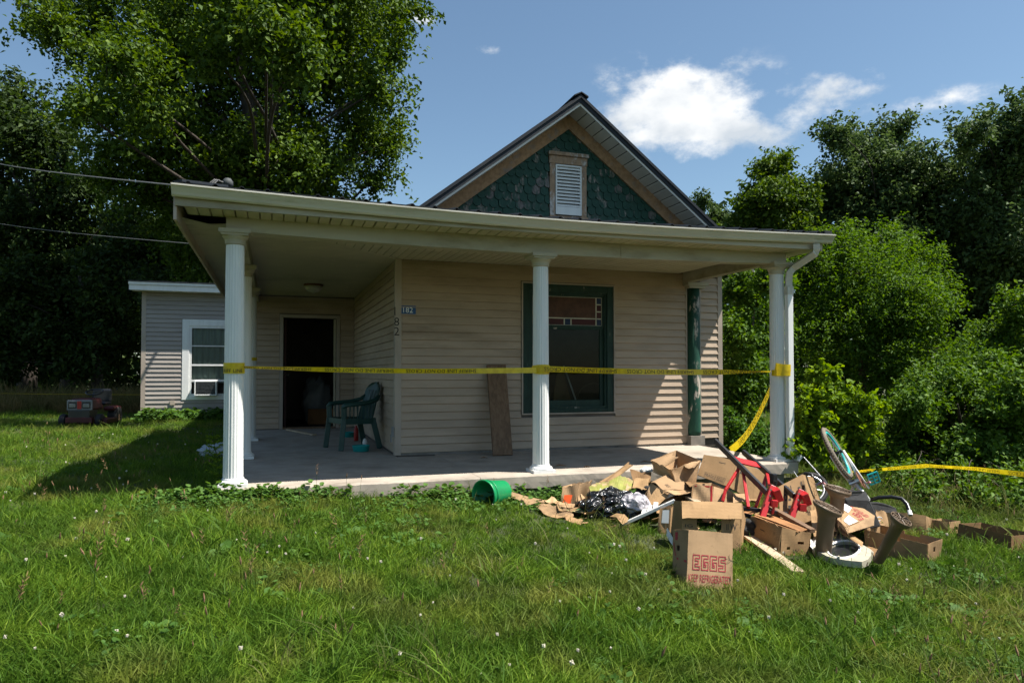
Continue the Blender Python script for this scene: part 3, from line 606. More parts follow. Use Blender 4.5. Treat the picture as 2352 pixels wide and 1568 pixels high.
# rake boards
for s in (-1, 1):
    mb = MB(); L = 2.45; wz = .225
    mb.prism([(AX, YW-.036, AZ), (AX+s*L, YW-.036, AZ-L*SL), (AX+s*L, YW-.036, AZ-L*SL-wz), (AX, YW-.036, AZ-wz)], (0, .055, 0)); part('rake_board', mb, 'rawwood')
# rake soffit panels and metal edge
OV = .40; RZ = AZ-.03
for s in (-1, 1):
    dx = .118; k = 0; x = .0
    while x+dx < 2.62:
        mb = MB(); p0 = Vector((AX+s*(x+.004), YW-.012, RZ-(x+.004)*SL)); u = Vector((s*(dx-.008), 0, -(dx-.008)*SL)); ribpanel(mb, p0, u, (0, -OV+.0, 0), 1, .008)
        part('rake_soffit_panel', mb, 'soffitwhite', fix=False); x += dx
    for (y0, y1, za, zb, m) in ((YW-OV-.02, YW-OV-.002, -.012, .035, 'soffitwhite'), (YW-OV-.034, YW-OV-.004, .02, .085, 'roof'), (YW-OV-.05, YW-OV+.02, .0855, .118, 'roof'), (YW-OV-.042, YW-OV+.1, .1185, .135, 'roof')):
        mb = MB(); L = 2.72
        mb.prism([(AX, y0, RZ+za), (AX+s*L, y0, RZ+za-L*SL), (AX+s*L, y0, RZ+zb-L*SL), (AX, y0, RZ+zb)], (0, y1-y0, 0)); part('roof_edge_trim', mb, m)
    mb = MB(); L = 2.74; mb.prism([(AX, YW-OV+.1, RZ+.112), (AX+s*L, YW-OV+.1, RZ+.112-L*SL), (AX+s*L, YW-OV+.1, RZ+.138-L*SL), (AX, YW-OV+.1, RZ+.138)], (0, 9.6, 0)); part('roof_panel', mb, 'roof')
mb = MB(); mb.prism([(AX-.09, YW-OV-.06, RZ+.10), (AX, YW-OV-.06, RZ+.148), (AX+.09, YW-OV-.06, RZ+.10), (AX+.1, YW-OV-.06, RZ+.09), (AX+.1, YW-OV-.06, RZ+.112), (AX, YW-OV-.06, RZ+.162), (AX-.1, YW-OV-.06, RZ+.112), (AX-.1, YW-OV-.06, RZ+.09)], (0, 9.7, 0)); part('ridge_cap', mb, 'roof')
# gable vent
vent = bpy.data.objects.new('gable_vent', None); COL.objects.link(vent); vent.parent = house; vent.location = Vector((4.15, YW, 3.2))-house.location
mb = MB(); mb.span((VX0, YW-.022, VZ0), (VX0+.075, YW+.03, VZ1-.16)); mb.span((VX1-.075, YW-.022, VZ0), (VX1, YW+.03, VZ1-.16)); mb.span((VX0-.01, YW-.026, VZ1-.159), (VX1+.01, YW+.03, VZ1-.05)); mb.span((VX0-.025, YW-.055, VZ1-.049), (VX1+.025, YW+.03, VZ1)); part('casing', mb, 'peelwhite', vent, bevel=.004)
mb = MB(); mb.span((VX0-.01, YW-.05, VZ0-.035), (VX1+.01, YW+.03, VZ0-.001)); part('sill', mb, 'peelwhite', vent)
q0, q1, r0, r1 = VX0+.08, VX1-.08, VZ0+.02, VZ1-.17
part('louvre_frame', frame(MB(), q0, q1, r0, r1, .022, YW-.034, YW+.01, .11), 'white', vent, bevel=.003)
mb = MB(); mb.span((q0+.02, YW+.012, r0), (q1-.02, YW+.02, r1)); part('backing', mb, 'room', vent)
nl = 12; hh = (r1-.02-r0-.11)/nl
for i in range(nl):
    z = r0+.112+i*hh; mb = MB(); mb.prism([(q0+.021, YW-.03, z+.002), (q0+.021, YW-.03, z+hh*.42), (q0+.021, YW+.005, z+hh*.98), (q0+.021, YW+.005, z+hh*.8)], (q1-q0-.042, 0, 0)); part('louvre_slat', mb, 'white', vent)

# porch roof metal sheets with ribs
def roofpan(x0, x1, y0, z0, y1, z1, ribs, name='roof_panel', sagged=True):
    mb = MB(); prof = []
    wv = (x1-x0)/ribs
    for i in range(ribs):
        a = x0+i*wv; prof += [(a, 0), (a+wv*.38, 0), (a+wv*.46, .018), (a+wv*.54, .018), (a+wv*.62, 0)]
    prof.append((x1, 0)); vv = []
    for x, h in prof: vv += [(x, y0, z0+h+sag(x)), (x, y1, z1+h), (x, y0, z0+h+sag(x)-.006), (x, y1, z1+h-.006)]
    ff = []
    for i in range(len(prof)-1):
        b, c = i*4, (i+1)*4; ff += [(b, c, c+1, b+1), (b+2, b+3, c+3, c+2), (b, b+2, c+2, c)]
    mb.add(vv, ff); return part(name, mb, 'roof', fix=False)
for i in range(8): roofpan(-.46+i*.85, -.46+(i+1)*.85-.002, -.44, 2.642, 1.93, 3.04, 4)
mb = MB(); mb.prism([(-.49, -.38, 2.585), (-.49, 6.75, 2.55), (1.79, 6.75, 2.93), (1.79, 1.9, 2.95)], (0, 0, .012)); part('roof_panel', mb, 'roof')
mb = MB(); mb.bar((-.44, -.42, 2.648), (-.1, -.08, 2.715), .12, .02); part('hip_cap', mb, 'roof')
mb = MB(); mb.span((6.3, -.46, 2.605), (6.4, 1.9, 2.66)); part('roof_edge_trim', mb, 'roof')
mb = MB(); mb.prism([(6.33, -.36, 2.44), (6.33, -.36, 2.6), (6.33, 1.93, 2.98), (6.33, 1.93, 2.80)], (.02, 0, 0)); part('fascia_board', mb, 'trimwhite')
mb = MB(); mb.span((6.07, -.36, 2.452), (6.328, 1.9, 2.458)); part('soffit_panel', mb, 'soffit')
# main roof over the rear, hidden low slope over the side wing
# service mast with drip cap
mc = at(523, 428, 8.2); mb = MB(); mb.tube([(mc.x, mc.y, 2.5), (mc.x, mc.y, mc.z+.02)], .03, 12); mast = part('service_mast', mb, 'greyplastic')
mb = MB(); mb.lathe([(.04, -.01), (.062, .015), (.058, .06), (.035, .09), (.01, .098)], (mc.x, mc.y, mc.z), 16); part('weather_cap', mb, 'coil', mast, smooth=True)
for k in range(3):
    mb = MB(); q = Vector((mc.x-.04, mc.y-.03, mc.z+.03)); mb.tube([q, q+Vector((-.06-.02*k, -.03, .02)), q+Vector((-.12-.03*k, -.05, -.06)), q+Vector((-.15-.03*k, -.06, -.2))], .008, 6); part('drip_wire', mb, 'wire', mast)

# downspout at the right column
def rect_tube(pts, w, h): 
    mb = MB()
    for a, b in zip(pts[:-1], pts[1:]): mb.bar(a, b, w, h, (0, -1, 0))
    return mb
dsx, dsy = 6.075, -.12
mb = MB(); top = Vector((6.2, -.44, 2.44)); pth = [top+Vector((0, 0, .06)), top, top+Vector((-.005, .01, -.04)), Vector((6.12, -.16, 2.27)), Vector((dsx+.005, dsy-.01, 2.21)), Vector((dsx, dsy, 2.13)), Vector((dsx, dsy, 1.98))]
mb.tube(pth, .047, 4, sx=1.1); ds = part('downspout', mb, 'gutter')
mb = MB(); mb.box((dsx, dsy, 1.04), (.078, .062, 1.93)); part('downspout_pipe', mb, 'white', ds, bevel=.008)
mb = MB(); mb.box((dsx, dsy, 2.0), (.086, .07, .1)); part('pipe_sleeve', mb, 'gutter', ds, bevel=.006)
mb = MB(); mb.bar((dsx, dsy, .16), (dsx+.05, dsy-.03, .05), .085, .07, (0, -1, 0)); mb.bar((dsx+.045, dsy-.025, .06), (dsx+.09, dsy-.07, .02), .09, .075, (0, -1, 0)); part('kickout_elbow', mb, 'white', ds, bevel=.006)

# house numbers
def stamp(txt, o, ex, ez, h, m, name, parent, mirror=False, off=Vector((0, -.002, 0))):
    v, f, w_ = text_mesh(txt); mb = MB(); mb.add([o+ex*(x*h)+ez*(y*h)+off for x, y in v], f); return mb.build(name, MT[m], parent, fix=False)
for ch, px, py in (('1', 905.5, 724), ('8', 905, 748), ('2', 905, 770)):
    p = on(px, py, Y=YW-.024); stamp(ch, p, Vector((1, 0, 0)), Vector((0, 0, 1)), .105, 'ink_black', 'house_digit', house)
p0, p1 = on(921, 720.5, Y=YW-.018), on(955, 702.5, Y=YW-.018)
mb = MB(); mb.span((p0.x, YW-.022, p0.z), (p1.x, YW-.017, p1.z)); npl = part('number_plate', mb, 'blueplate')
stamp('182', Vector((p0.x+.027, YW-.0225, p0.z+.016)), Vector((1.0, 0, 0)), Vector((0, 0, 1)), .068, 'signwhite', 'plate_lettering', npl)
p = on(905, 985, Y=YW-.03); mb = MB(); mb.box((p.x-.02, YW-.035, .3), (.03, .02, .13)); mb.box((p.x-.035, YW-.03, .22), (.02, .015, .1)); part('broken_cable_cover', mb, 'greyplastic')

# side wing
WX0 = -2.5; WXL = WX0
mb = MB(); w0, w1, wz0, wz1 = -1.66, -.50, .42, 2.27
mb.span((WX0+.02, YG+.004, -.2), (w0+.1, YG+.1, 2.86)); mb.span((w1-.1, YG+.004, -.2), (-.04, YG+.1, 2.86)); mb.span((w0+.1, YG+.004, -.2), (w1-.1, YG+.1, wz0+.1)); mb.span((w0+.1, YG+.004, wz1-.1), (w1-.1, YG+.1, 2.86))
ww = part('side_wing_wall', mb, 'room'); boards(ww, SG, WX0+.09, -.03, -.06, 2.88, YG, [(w0-.01, w1+.01, wz0, wz1+.01)])
mb = MB(); mb.span((WX0, YG-.02, -.1), (WX0+.095, YG+.02, 2.88)); part('corner_board', mb, 'corner')
mb = MB(); mb.span((WX0, YG+.1, -.2), (WX0+.02, 15, 2.86)); mb.span((WX0, 15, -.2), (XC, 15.1, 2.86)); part('side_wall', mb, 'siding_grey')
mb = MB(); mb.span((WX0-.18, YG-.34, 2.87), (.0, YG-.02, 2.885)); part('soffit_panel', mb, 'soffitwhite'); 
mb = MB(); mb.span((WX0-.2, YG-.37, 2.87), (.02, YG-.342, 2.99)); part('fascia_board', mb, 'white')
mb = MB(); mb.span((WX0-.21, YG-.40, 2.992), (.02, YG-.345, 3.05)); part('roof_edge_trim', mb, 'white')
mb = MB(); mb.prism([(WX0-.22, YG-.42, 3.052), (WX0-.22, 15.2, 3.3), (WX0-.22, 15.2, 3.32), (WX0-.22, YG-.42, 3.075)], (2.3+2.0, 0, 0)); part('roof_panel', mb, 'roof')
# wing window
wwin = bpy.data.objects.new('wing_window', None); COL.objects.link(wwin); wwin.parent = house; wwin.location = Vector((-1.1, YG, .4))-house.location
part('casing', frame(MB(), w0, w1, wz0, wz1, .15, YG-.03, YG+.004, .09), 'white', wwin, bevel=.005)
part('sash_frame', frame(MB(), w0+.15, w1-.15, wz0+.09, wz1-.15, .05, YG-.012, YG+.05), 'white', wwin)
zs = [1.66, 1.22, .86]
for z, h in zip(zs, (.025, .04, .05)):
    mb = MB(); mb.span((w0+.2, YG-.008, z-h/2), (w1-.2, YG+.03, z+h/2)); part('sash_rail', mb, 'white', wwin)
for za, zb in ((.885, 1.2), (1.24, 1.647), (1.673, wz1-.2)):
    mb = MB(); mb.span((w0+.2, YG+.012, za), (w1-.2, YG+.016, zb)); part('pane', mb, 'glass', wwin)
mb = MB(); mb.grid(lambda u, v: (w0+.17+u*(w1-w0-.34)*(1-.10*(1-v)*u), YG+.06+.018*math.sin(u*38+v), .8+v*(wz1-.9)), 60, 6); part('curtain', mb, 'curtain', wwin, smooth=True)
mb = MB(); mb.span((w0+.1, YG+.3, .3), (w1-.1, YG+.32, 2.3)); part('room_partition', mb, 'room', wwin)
mb = MB(); mb.box((-2.0+.15, YG-.025, .36), (.1, .05, .1)); part('outdoor_socket', mb, 'corner')
mb = MB(); mb.span((w1-.11, YG-.05, 1.28), (w1-.07, YG-.028, 1.36)); part('cable_box', mb, 'greyplastic')
# window air conditioner, a thing of its own
ac = thing('window_air_conditioner', (-1.08, YG, wz0+.09), 'small grimy air conditioner sitting in the wing window sill', 'air conditioner')
ca, cb_ = on(446, 902, Y=YG-.2), on(498, 866, Y=YG-.2)
part('case', frame(MB(), ca.x, cb_.x, wz0+.1, wz0+.44, .028, YG-.21, YG+.2), 'white', ac, bevel=.006)
mb = MB(); mb.span((ca.x+.028, YG-.2, wz0+.128), (cb_.x-.028, YG+.19, wz0+.412)); part('coil_face', mb, 'coil', ac)
for k in range(9):
    mb = MB(); z = wz0+.14+k*.031; mb.span((ca.x+.03, YG-.208, z), (cb_.x-.03, YG-.2005, z+.012)); part('grille_bar', mb, 'coil', ac)
# ------------------------------------------------------------------ foliage
def leaf_mesh(name, C, nrm, axis, size, m, parent=None, width=.62, fold=.18, kind=None):
    n = len(C); o0 = np.array(wloc(parent)) if parent else np.zeros(3); C = C-o0
    nrm = nrm/np.linalg.norm(nrm, axis=1, keepdims=True); axis = axis-nrm*(axis*nrm).sum(1, keepdims=True); axis /= np.linalg.norm(axis, axis=1, keepdims=True)+1e-9
    side = np.cross(nrm, axis); s = size[:, None]
    V = np.empty((n, 4, 3)); V[:, 0] = C-axis*s*.5; V[:, 1] = C+side*s*width*.5+nrm*s*fold-axis*s*.05; V[:, 2] = C+axis*s*.55-nrm*s*.05; V[:, 3] = C-side*s*width*.5+nrm*s*fold-axis*s*.05
    idx = np.arange(n)[:, None]*4; F = np.concatenate([idx+np.array([0, 1, 2]), idx+np.array([0, 2, 3])], 1).reshape(-1)
    me = bpy.data.meshes.new(name); me.vertices.add(n*4); me.vertices.foreach_set('co', V.reshape(-1).astype(np.float32))
    me.loops.add(n*6); me.loops.foreach_set('vertex_index', F.astype(np.int32)); me.polygons.add(n*2)
    me.polygons.foreach_set('loop_start', (np.arange(n*2)*3).astype(np.int32)); me.polygons.foreach_set('loop_total', np.full(n*2, 3, np.int32)); me.update()
    a = me.attributes.new('rnd', 'FLOAT', 'FACE'); a.data.foreach_set('value', np.repeat(np.clip(RNG.normal(.5, .22, n), 0, 1), 2).astype(np.float32))
    me.materials.append(MT[m]); o = bpy.data.objects.new(name, me); COL.objects.link(o); o.parent = parent
    if kind: o['kind'] = kind
    return o
def unit(n): v = RNG.normal(size=(n, 3)); return v/np.linalg.norm(v, axis=1, keepdims=True)
def sprays(blobs, nspray, per, spread, lsize, droop=.25, elong=1.0, shell=.75, upness=.7, thin=.32):
    """leaf positions grouped in leafy shoots that fill each blob mostly near its skin"""
    Cs, Ns, As, Ss, tips = [], [], [], [], []
    vol = np.array([b[3]**2*b[4] if len(b) > 4 else b[3]**2 for b in blobs]); vol = vol/vol.sum()
    for b, fr in zip(blobs, vol):
        c = np.array(b[:3]); R = b[3]; k = max(3, int(nspray*fr)); ns = max(3, int(7+6*R)); sd_ = unit(ns); sd_[:, 2] = sd_[:, 2]*.9
        sub = c + sd_*(R*RNG.uniform(.35, .98, ns))[:, None]; pick = RNG.integers(0, ns, k); sr = R*RNG.uniform(.2, .42, ns)
        jit = RNG.normal(size=(k, 3)); jit[:, 2] *= .62; jit /= np.maximum(1, np.linalg.norm(jit, axis=1, keepdims=True)/1.5); sc = sub[pick] + jit*sr[pick][:, None]*.75
        loose = RNG.random(k) < .12; sc[loose] = (c + unit(k)*R*RNG.uniform(.2, .95, (k, 1)))[loose]; d = sc-c; d /= np.linalg.norm(d, axis=1, keepdims=True)+1e-6
        bd = d*.9 + unit(k)*.6; bd[:, 2] += .25; bd /= np.linalg.norm(bd, axis=1, keepdims=True)
        t = RNG.uniform(-1, 1, (k, per)); L = spread*RNG.uniform(.6, 1.5, k)[:, None]*elong
        pos = sc[:, None] + bd[:, None]*(t*L)[..., None] + RNG.normal(size=(k, per, 3))*spread*thin*(1.1-.5*np.abs(t))[..., None]; pos[..., 2] -= droop*spread*np.abs(t)**2
        nr = RNG.normal(size=(k, per, 3))*.75 + d[:, None]*.35; nr[..., 2] += upness
        ax = RNG.normal(size=(k, per, 3)) + bd[:, None]*.8; ax[..., 2] -= .5
        Cs.append(pos.reshape(-1, 3)); Ns.append(nr.reshape(-1, 3)); As.append(ax.reshape(-1, 3)); Ss.append(lsize*RNG.uniform(.65, 1.35, k*per)); tips.append(sc[RNG.random(k) < .12])
    return np.concatenate(Cs), np.concatenate(Ns), np.concatenate(As), np.concatenate(Ss), tips
def limb(mb, a, b, r0, r1, n=6, wob=.12, sides=7):
    a, b = Vector(a), Vector(b); L = (b-a).length; pts = []; rs = []
    w = [Vector((random.uniform(-1, 1), random.uniform(-1, 1), random.uniform(-.5, .5)))*L*wob for _ in range(2)]
    for i in range(n+1):
        t = i/n; pts.append(a.lerp(b, t) + w[0]*math.sin(math.pi*t)*.6 + w[1]*math.sin(2*math.pi*t)*.3 + Vector((0, 0, L*.08*math.sin(math.pi*t)))); rs.append(r0+(r1-r0)*t)
    mb.tube(pts, rs, sides, cap=True); return pts
def tree(name, label, base, blobs, nspray, per, spread, lsize, m, trunk_r=.25, group=None, elong=1.0, droop=.25, twig=True, upness=.7, cat='tree', shell=.75, width=.62, thin=.32):
    base = Vector(base); root = thing(name, base, label, cat, group)
    C, Nn, A, S, tips = sprays(blobs, nspray, per, spread, lsize, droop, elong, shell, upness, thin)
    keep = C[:, 2] > base.z+.02; leaf_mesh('crown', C[keep], Nn[keep], A[keep], S[keep], m, root, width=width)
    mb = MB(); top = Vector(np.mean([b[:3] for b in blobs], axis=0)); hi = max(b[2] for b in blobs)
    tp = Vector((top.x, top.y, base.z+(hi-base.z)*.8)); pts = limb(mb, base, tp, trunk_r, trunk_r*.25, 10, .03, 10)
    root_tr = mb.build('trunk', MT['bark'], root, smooth=True)
    mb = MB()
    for b, tl in zip(blobs, tips):
        c = Vector(b[:3]); zt = base.z+(c.z-base.z)*.6; k = min(range(len(pts)), key=lambda i: abs(pts[i].z-zt)); rr = trunk_r*(1-.07*k)*.24
        limb(mb, pts[k], c, rr*.8, rr*.3, 8, .17, 6)
        if twig:
            for q in tl[:14]: limb(mb, c, q, rr*.28, .006, 4, .1, 4)
    mb.build('limbs', MT['bark'], root_tr, smooth=True); return root
def B(L, d, jd=1.0, sc=1.0):                               # crown lobes given as directions seen from the road and size, at a depth
    out = []
    for i, q in enumerate(L):
        x, y, r = q[:3]; dd = d + (q[3] if len(q) > 3 else jd*math.sin(i*2.4)); p = at(x, y, dd); out.append((p.x, p.y, p.z, r*dd/FPX*sc))
    return out
# the big maple behind the left end of the porch
maple = [(640, -150, 260), (420, -60, 220), (780, -40, 190), (860, 60, 100), (620, 120, 200), (420, 130, 180), (230, 60, 120), (130, 55, 80), (75, 50, 42), (760, 190, 150), (870, 210, 80), (560, 270, 120), (290, 170, 90), (270, 265, 70), (200, 235, 60), (680, 330, 120), (800, 330, 100), (885, 330, 58), (430, 290, 70), (480, 380, 80), (590, 400, 80), (860, 400, 52), (740, 430, 70), (640, 460, 70), (350, 395, 60), (905, 120, 45), (700, 60, 150), (400, 470, 70), (520, 460, 70), (420, 560, 80), (470, 620, 60), (250, 130, 100, -4.5), (350, 230, 90, -4.5), (180, 250, 60, -5), (611, 83, 105, -5.9), (540, 50, 95, -5.6), (690, 110, 85, -5.7), (600, -20, 100, -5.5), (480, 130, 70, -5.4), (300, 330, 80, -1.5), (390, 340, 85, -1.8), (480, 340, 85, -1.6), (570, 350, 85, -1.8), (660, 390, 85, -1.6), (240, 390, 70, -1.0), (330, 440, 70, -1.2), (750, 370, 80, -1.4), (600, 440, 70, -2), (500, 420, 70, -2)]  # nearest lobes, out over the house, are added to shade the mower
tree('maple_tree', 'huge full maple rising behind the left end of the porch roof', (*at(690, 885, 19.5)[:2], -.1), B(maple, 19.5, 1.6), 4700, 34, .40, .125, 'leaf_maple', .42, elong=1.2)
# darker trees at the left edge of the yard
tl1 = [(60, 300, 110), (30, 230, 60), (120, 390, 110), (20, 420, 110), (190, 430, 80), (70, 520, 120), (200, 540, 100), (300, 500, 70), (-60, 350, 130), (-40, 560, 140)]
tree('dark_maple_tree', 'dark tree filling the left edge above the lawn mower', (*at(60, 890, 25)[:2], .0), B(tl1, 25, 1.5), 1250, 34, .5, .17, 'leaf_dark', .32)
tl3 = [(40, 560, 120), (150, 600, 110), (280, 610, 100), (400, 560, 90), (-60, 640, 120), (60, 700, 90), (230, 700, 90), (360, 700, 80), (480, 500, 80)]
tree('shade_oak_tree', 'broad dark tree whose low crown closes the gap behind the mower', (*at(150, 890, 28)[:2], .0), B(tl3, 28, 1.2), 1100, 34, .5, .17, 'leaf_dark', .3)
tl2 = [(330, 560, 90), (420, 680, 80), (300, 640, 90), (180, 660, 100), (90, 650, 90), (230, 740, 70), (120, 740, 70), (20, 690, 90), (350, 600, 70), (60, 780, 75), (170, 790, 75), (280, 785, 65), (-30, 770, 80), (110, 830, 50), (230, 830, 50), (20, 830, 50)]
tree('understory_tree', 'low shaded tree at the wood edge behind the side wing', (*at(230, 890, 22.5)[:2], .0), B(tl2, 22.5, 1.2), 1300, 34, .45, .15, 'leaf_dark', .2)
# right hand trees
pop1 = [(2080, 400, 110), (1975, 360, 70), (1930, 310, 45), (2050, 310, 52), (1985, 450, 110), (2130, 480, 120), (1920, 420, 55), (2000, 560, 110), (2130, 600, 120), (1900, 500, 60), (2180, 720, 110)]
tree('silver_poplar_tree', 'tall dark silver poplar with two pointed tops at the right', (*at(2060, 920, 25)[:2], -.2), B(pop1, 25, 1.3), 1650, 36, .42, .15, 'leaf_poplar', .3)
pop2 = [(2290, 330, 80), (2335, 270, 55), (2230, 300, 50), (2350, 420, 120), (2250, 450, 90), (2350, 580, 140), (2270, 640, 110), (2400, 300, 100), (2440, 500, 150), (2350, 740, 120)]
tree('edge_poplar_tree', 'tall dark poplar cut off by the right edge of the picture', (*at(2340, 920, 22)[:2], -.2), B(pop2, 22, 1.2), 1500, 36, .40, .14, 'leaf_poplar', .3)
mid = [(1775, 400, 42), (1800, 375, 26), (1770, 450, 66), (1735, 490, 55), (1820, 470, 46), (1780, 530, 80), (1700, 540, 50), (1850, 440, 30)]
tree('round_ash_tree', 'rounded bright green tree just right of the gable, behind the porch roof', (*at(1775, 900, 24)[:2], -.2), B(mid, 24, .8), 760, 34, .36, .135, 'leaf_maple', .2)
far = [(1618, 462, 22), (1600, 480, 18), (1645, 492, 26), (1665, 515, 30), (1625, 520, 28)]
tree('far_thin_tree', 'small thin crowned tree just past the right gable eave', (*at(1640, 900, 30)[:2], -.2), B(far, 30, .5), 150, 26, .34, .14, 'leaf_poplar', .12)
loc = [(1930, 640, 105), (1850, 600, 70), (2050, 650, 90), (2120, 620, 60), (2010, 740, 110), (1900, 740, 100), (1850, 690, 70), (2100, 730, 70), (1960, 560, 60), (2060, 560, 50), (2030, 830, 80), (1920, 830, 80), (2090, 810, 60), (2150, 680, 40)]
tree('black_locust_tree', 'bright feathery leaved locust tree beside the right porch column', (*at(1970, 960, 14.5)[:2], -.3), B(loc, 14.5, 1.0), 1900, 30, .30, .075, 'leaf_bright', .12, elong=1.5, droop=.7, upness=1.0, width=.45, thin=.2)
loc2 = [(1700, 660, 45), (1740, 700, 50), (1700, 760, 55), (1760, 780, 60), (1720, 850, 60), (1690, 920, 55), (1770, 860, 55), (1760, 640, 35)]
tree('leafy_box_elder_tree', 'light green leafy young tree seen between the house corner and the downspout', (*at(1725, 980, 13.0)[:2], -.3), B(loc2, 13.0, .8), 950, 32, .22, .075, 'leaf_bright', .08, elong=1.2)
sap = [(1878, 850, 22), (1888, 890, 32), (1870, 935, 38), (1915, 955, 42), (1960, 925, 40), (1990, 950, 34), (1840, 985, 44), (1900, 1010, 55), (1955, 1000, 45), (1990, 1010, 30), (1840, 1030, 30)]
tree('maple_sapling', 'lime green maple sapling growing right of the porch corner', (*at(1905, 1095, 8.6)[:2], -.32), B(sap, 8.6, .25), 420, 24, .12, .072, 'leaf_lime', .03, cat='sapling', elong=1.2)
vine = [(2140, 900, 80), (2230, 880, 80), (2330, 900, 90), (2180, 960, 80), (2280, 980, 90), (2370, 1000, 90), (2120, 1000, 70), (2220, 1040, 70), (2330, 1060, 70), (2060, 1020, 60), (2090, 940, 50), (2000, 1060, 40), (2150, 1085, 50), (2260, 1105, 50), (2360, 1115, 50), (2080, 1085, 40), (2090, 1105, 45, -1.0), (2190, 1118, 48, -1.2), (2290, 1128, 50, -1.4), (2380, 1138, 52, -1.6), (2020, 1085, 34, -.6), (2130, 1128, 36, -1.9), (2230, 1140, 40, -2.1), (2330, 1150, 44, -2.2), (2060, 1112, 30, -1.5), (2400, 1150, 50, -2.2)]
tree('vine_thicket', 'tangled vine covered thicket along the right edge behind the tape', (*at(2230, 1130, 9.4)[:2], -.33), B(vine, 9.4, .6), 3000, 30, .16, .056, 'leaf_vine', .04, cat='thicket', elong=1.2)
sh2 = [(2330, 760, 60), (2280, 770, 45), (2350, 700, 50), (2380, 800, 70), (2240, 800, 40)]
tree('dark_elder_shrub', 'shaded shrub with pale leaf tips above the vine thicket at the right edge', (*at(2330, 1000, 12.5)[:2], -.3), B(sh2, 12.5, .5), 420, 30, .2, .07, 'leaf_vine', .06, cat='shrub')
und = [(1700, 985, 40), (1760, 1010, 40), (1820, 1060, 36), (1740, 1045, 30), (1690, 1020, 26)]
tree('leafy_weed_clump', 'clump of leafy green weeds behind the right edge of the porch slab', (*at(1740, 1075, 10.6)[:2], -.33), B(und, 10.6, .3), 210, 20, .15, .075, 'leaf_weed', .015, cat='weeds', elong=1.3)
# a wood that reads as one dark mass behind it all
blobs = []
for i in range(46):
    x = -700+i*85; p = at(x, 640+50*math.sin(i*1.7), 33+2*math.sin(i*2.3)); blobs.append((p.x, p.y, p.z, 3.2+.6*math.sin(i*3.1)))
    p = at(x+40, 780, 35+2*math.sin(i)); blobs.append((p.x, p.y, 1.6, 2.8)); p = at(x, 800, 38); blobs.append((p.x, p.y, 2.2, 3.2)); blobs.append((p.x, p.y, 6.5, 3.6))
C, Nn, A, S, _ = sprays(blobs, 4400, 18, .9, .46, shell=.6)
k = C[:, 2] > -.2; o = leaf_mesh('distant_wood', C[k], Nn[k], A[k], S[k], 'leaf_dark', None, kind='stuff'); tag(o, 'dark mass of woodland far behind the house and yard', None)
# dead twiggy bush
mb = MB(); b0 = at(1995, 1060, 10.0); b0.z = -.3; rt = thing('dead_bush', b0, 'bare grey twiggy bush among the green behind the bicycle', 'bush')
for i in range(26):
    a = b0+Vector((random.uniform(-.12, .12), random.uniform(-.12, .12), 0)); e = at(1995+random.uniform(-45, 45), 965+random.uniform(-25, 60), 10+random.uniform(-.3, .3)); pts = limb(mb, a, e, .008, .002, 5, .1, 4)
    for _ in range(2): limb(mb, pts[random.randint(2, 4)], e+Vector((random.uniform(-.2, .2), random.uniform(-.2, .2), random.uniform(-.1, .1))), .004, .0015, 3, .1, 3)
mb.build('twigs', MT['deadwood'], rt)
# weed by the left column
wb = at(508, 1108, 6.6); wb.z = float(ground_z(wb.x, wb.y)); rt = thing('tall_ragweed', wb, 'single feathery weed growing beside the left front column', 'weed')
mb = MB(); top = Vector((wb.x-.08, wb.y+.05, .42)); pts = limb(mb, wb, top, .006, .002, 8, .03, 5); mb.build('stem', MT['leaf_weed'], rt)
CC, NN_, AA, SS = [], [], [], []
for i in range(2, 9):
    for s in (-1, 1):
        L = .16*(1-.08*i); dv = Vector((s*.9, random.uniform(-.5, .5), .45)).normalized()
        for t in range(9):
            for q in (-1, 1): CC.append(np.array(pts[i]+dv*L*t/8)+RNG.normal(size=3)*.006); NN_.append(RNG.normal(size=3)*.4+np.array([0, -.4, 1])); AA.append(np.array(dv)+np.array([0, 0, q*.8])); SS.append(.035)
leaf_mesh('leaves', np.array(CC), np.array(NN_), np.array(AA), np.array(SS), 'leaf_lime', rt, width=.4)
# ------------------------------------------------------------------ things on the porch
# leaning plank
a = on(1154, 1046, Z=.0); pb = Vector((a.x, a.y, 0)); pt = on(1139, 839, Y=YW-.03); wv = Vector((.25, -.01, 0))
plk = MB(); d = (pt-pb); nrm = d.cross(wv).normalized()*.035
if nrm.y > 0: nrm = -nrm
def lean(u, v): return pb + d*v + wv*(u-.5)*1.03
vv = [lean(0, 0), lean(1, 0), lean(1, 1), lean(0, 1)]; plk.add(vv+[p+nrm for p in vv], [(0, 1, 2, 3), (4, 7, 6, 5), (0, 4, 5, 1), (1, 5, 6, 2), (2, 6, 7, 3), (3, 7, 4, 0)])
o = plk.build('wooden_plank', MT['plank'], None, bevel=.005); tag(o, 'wide weathered brown plank leaning on the porch wall left of the window', 'plank')

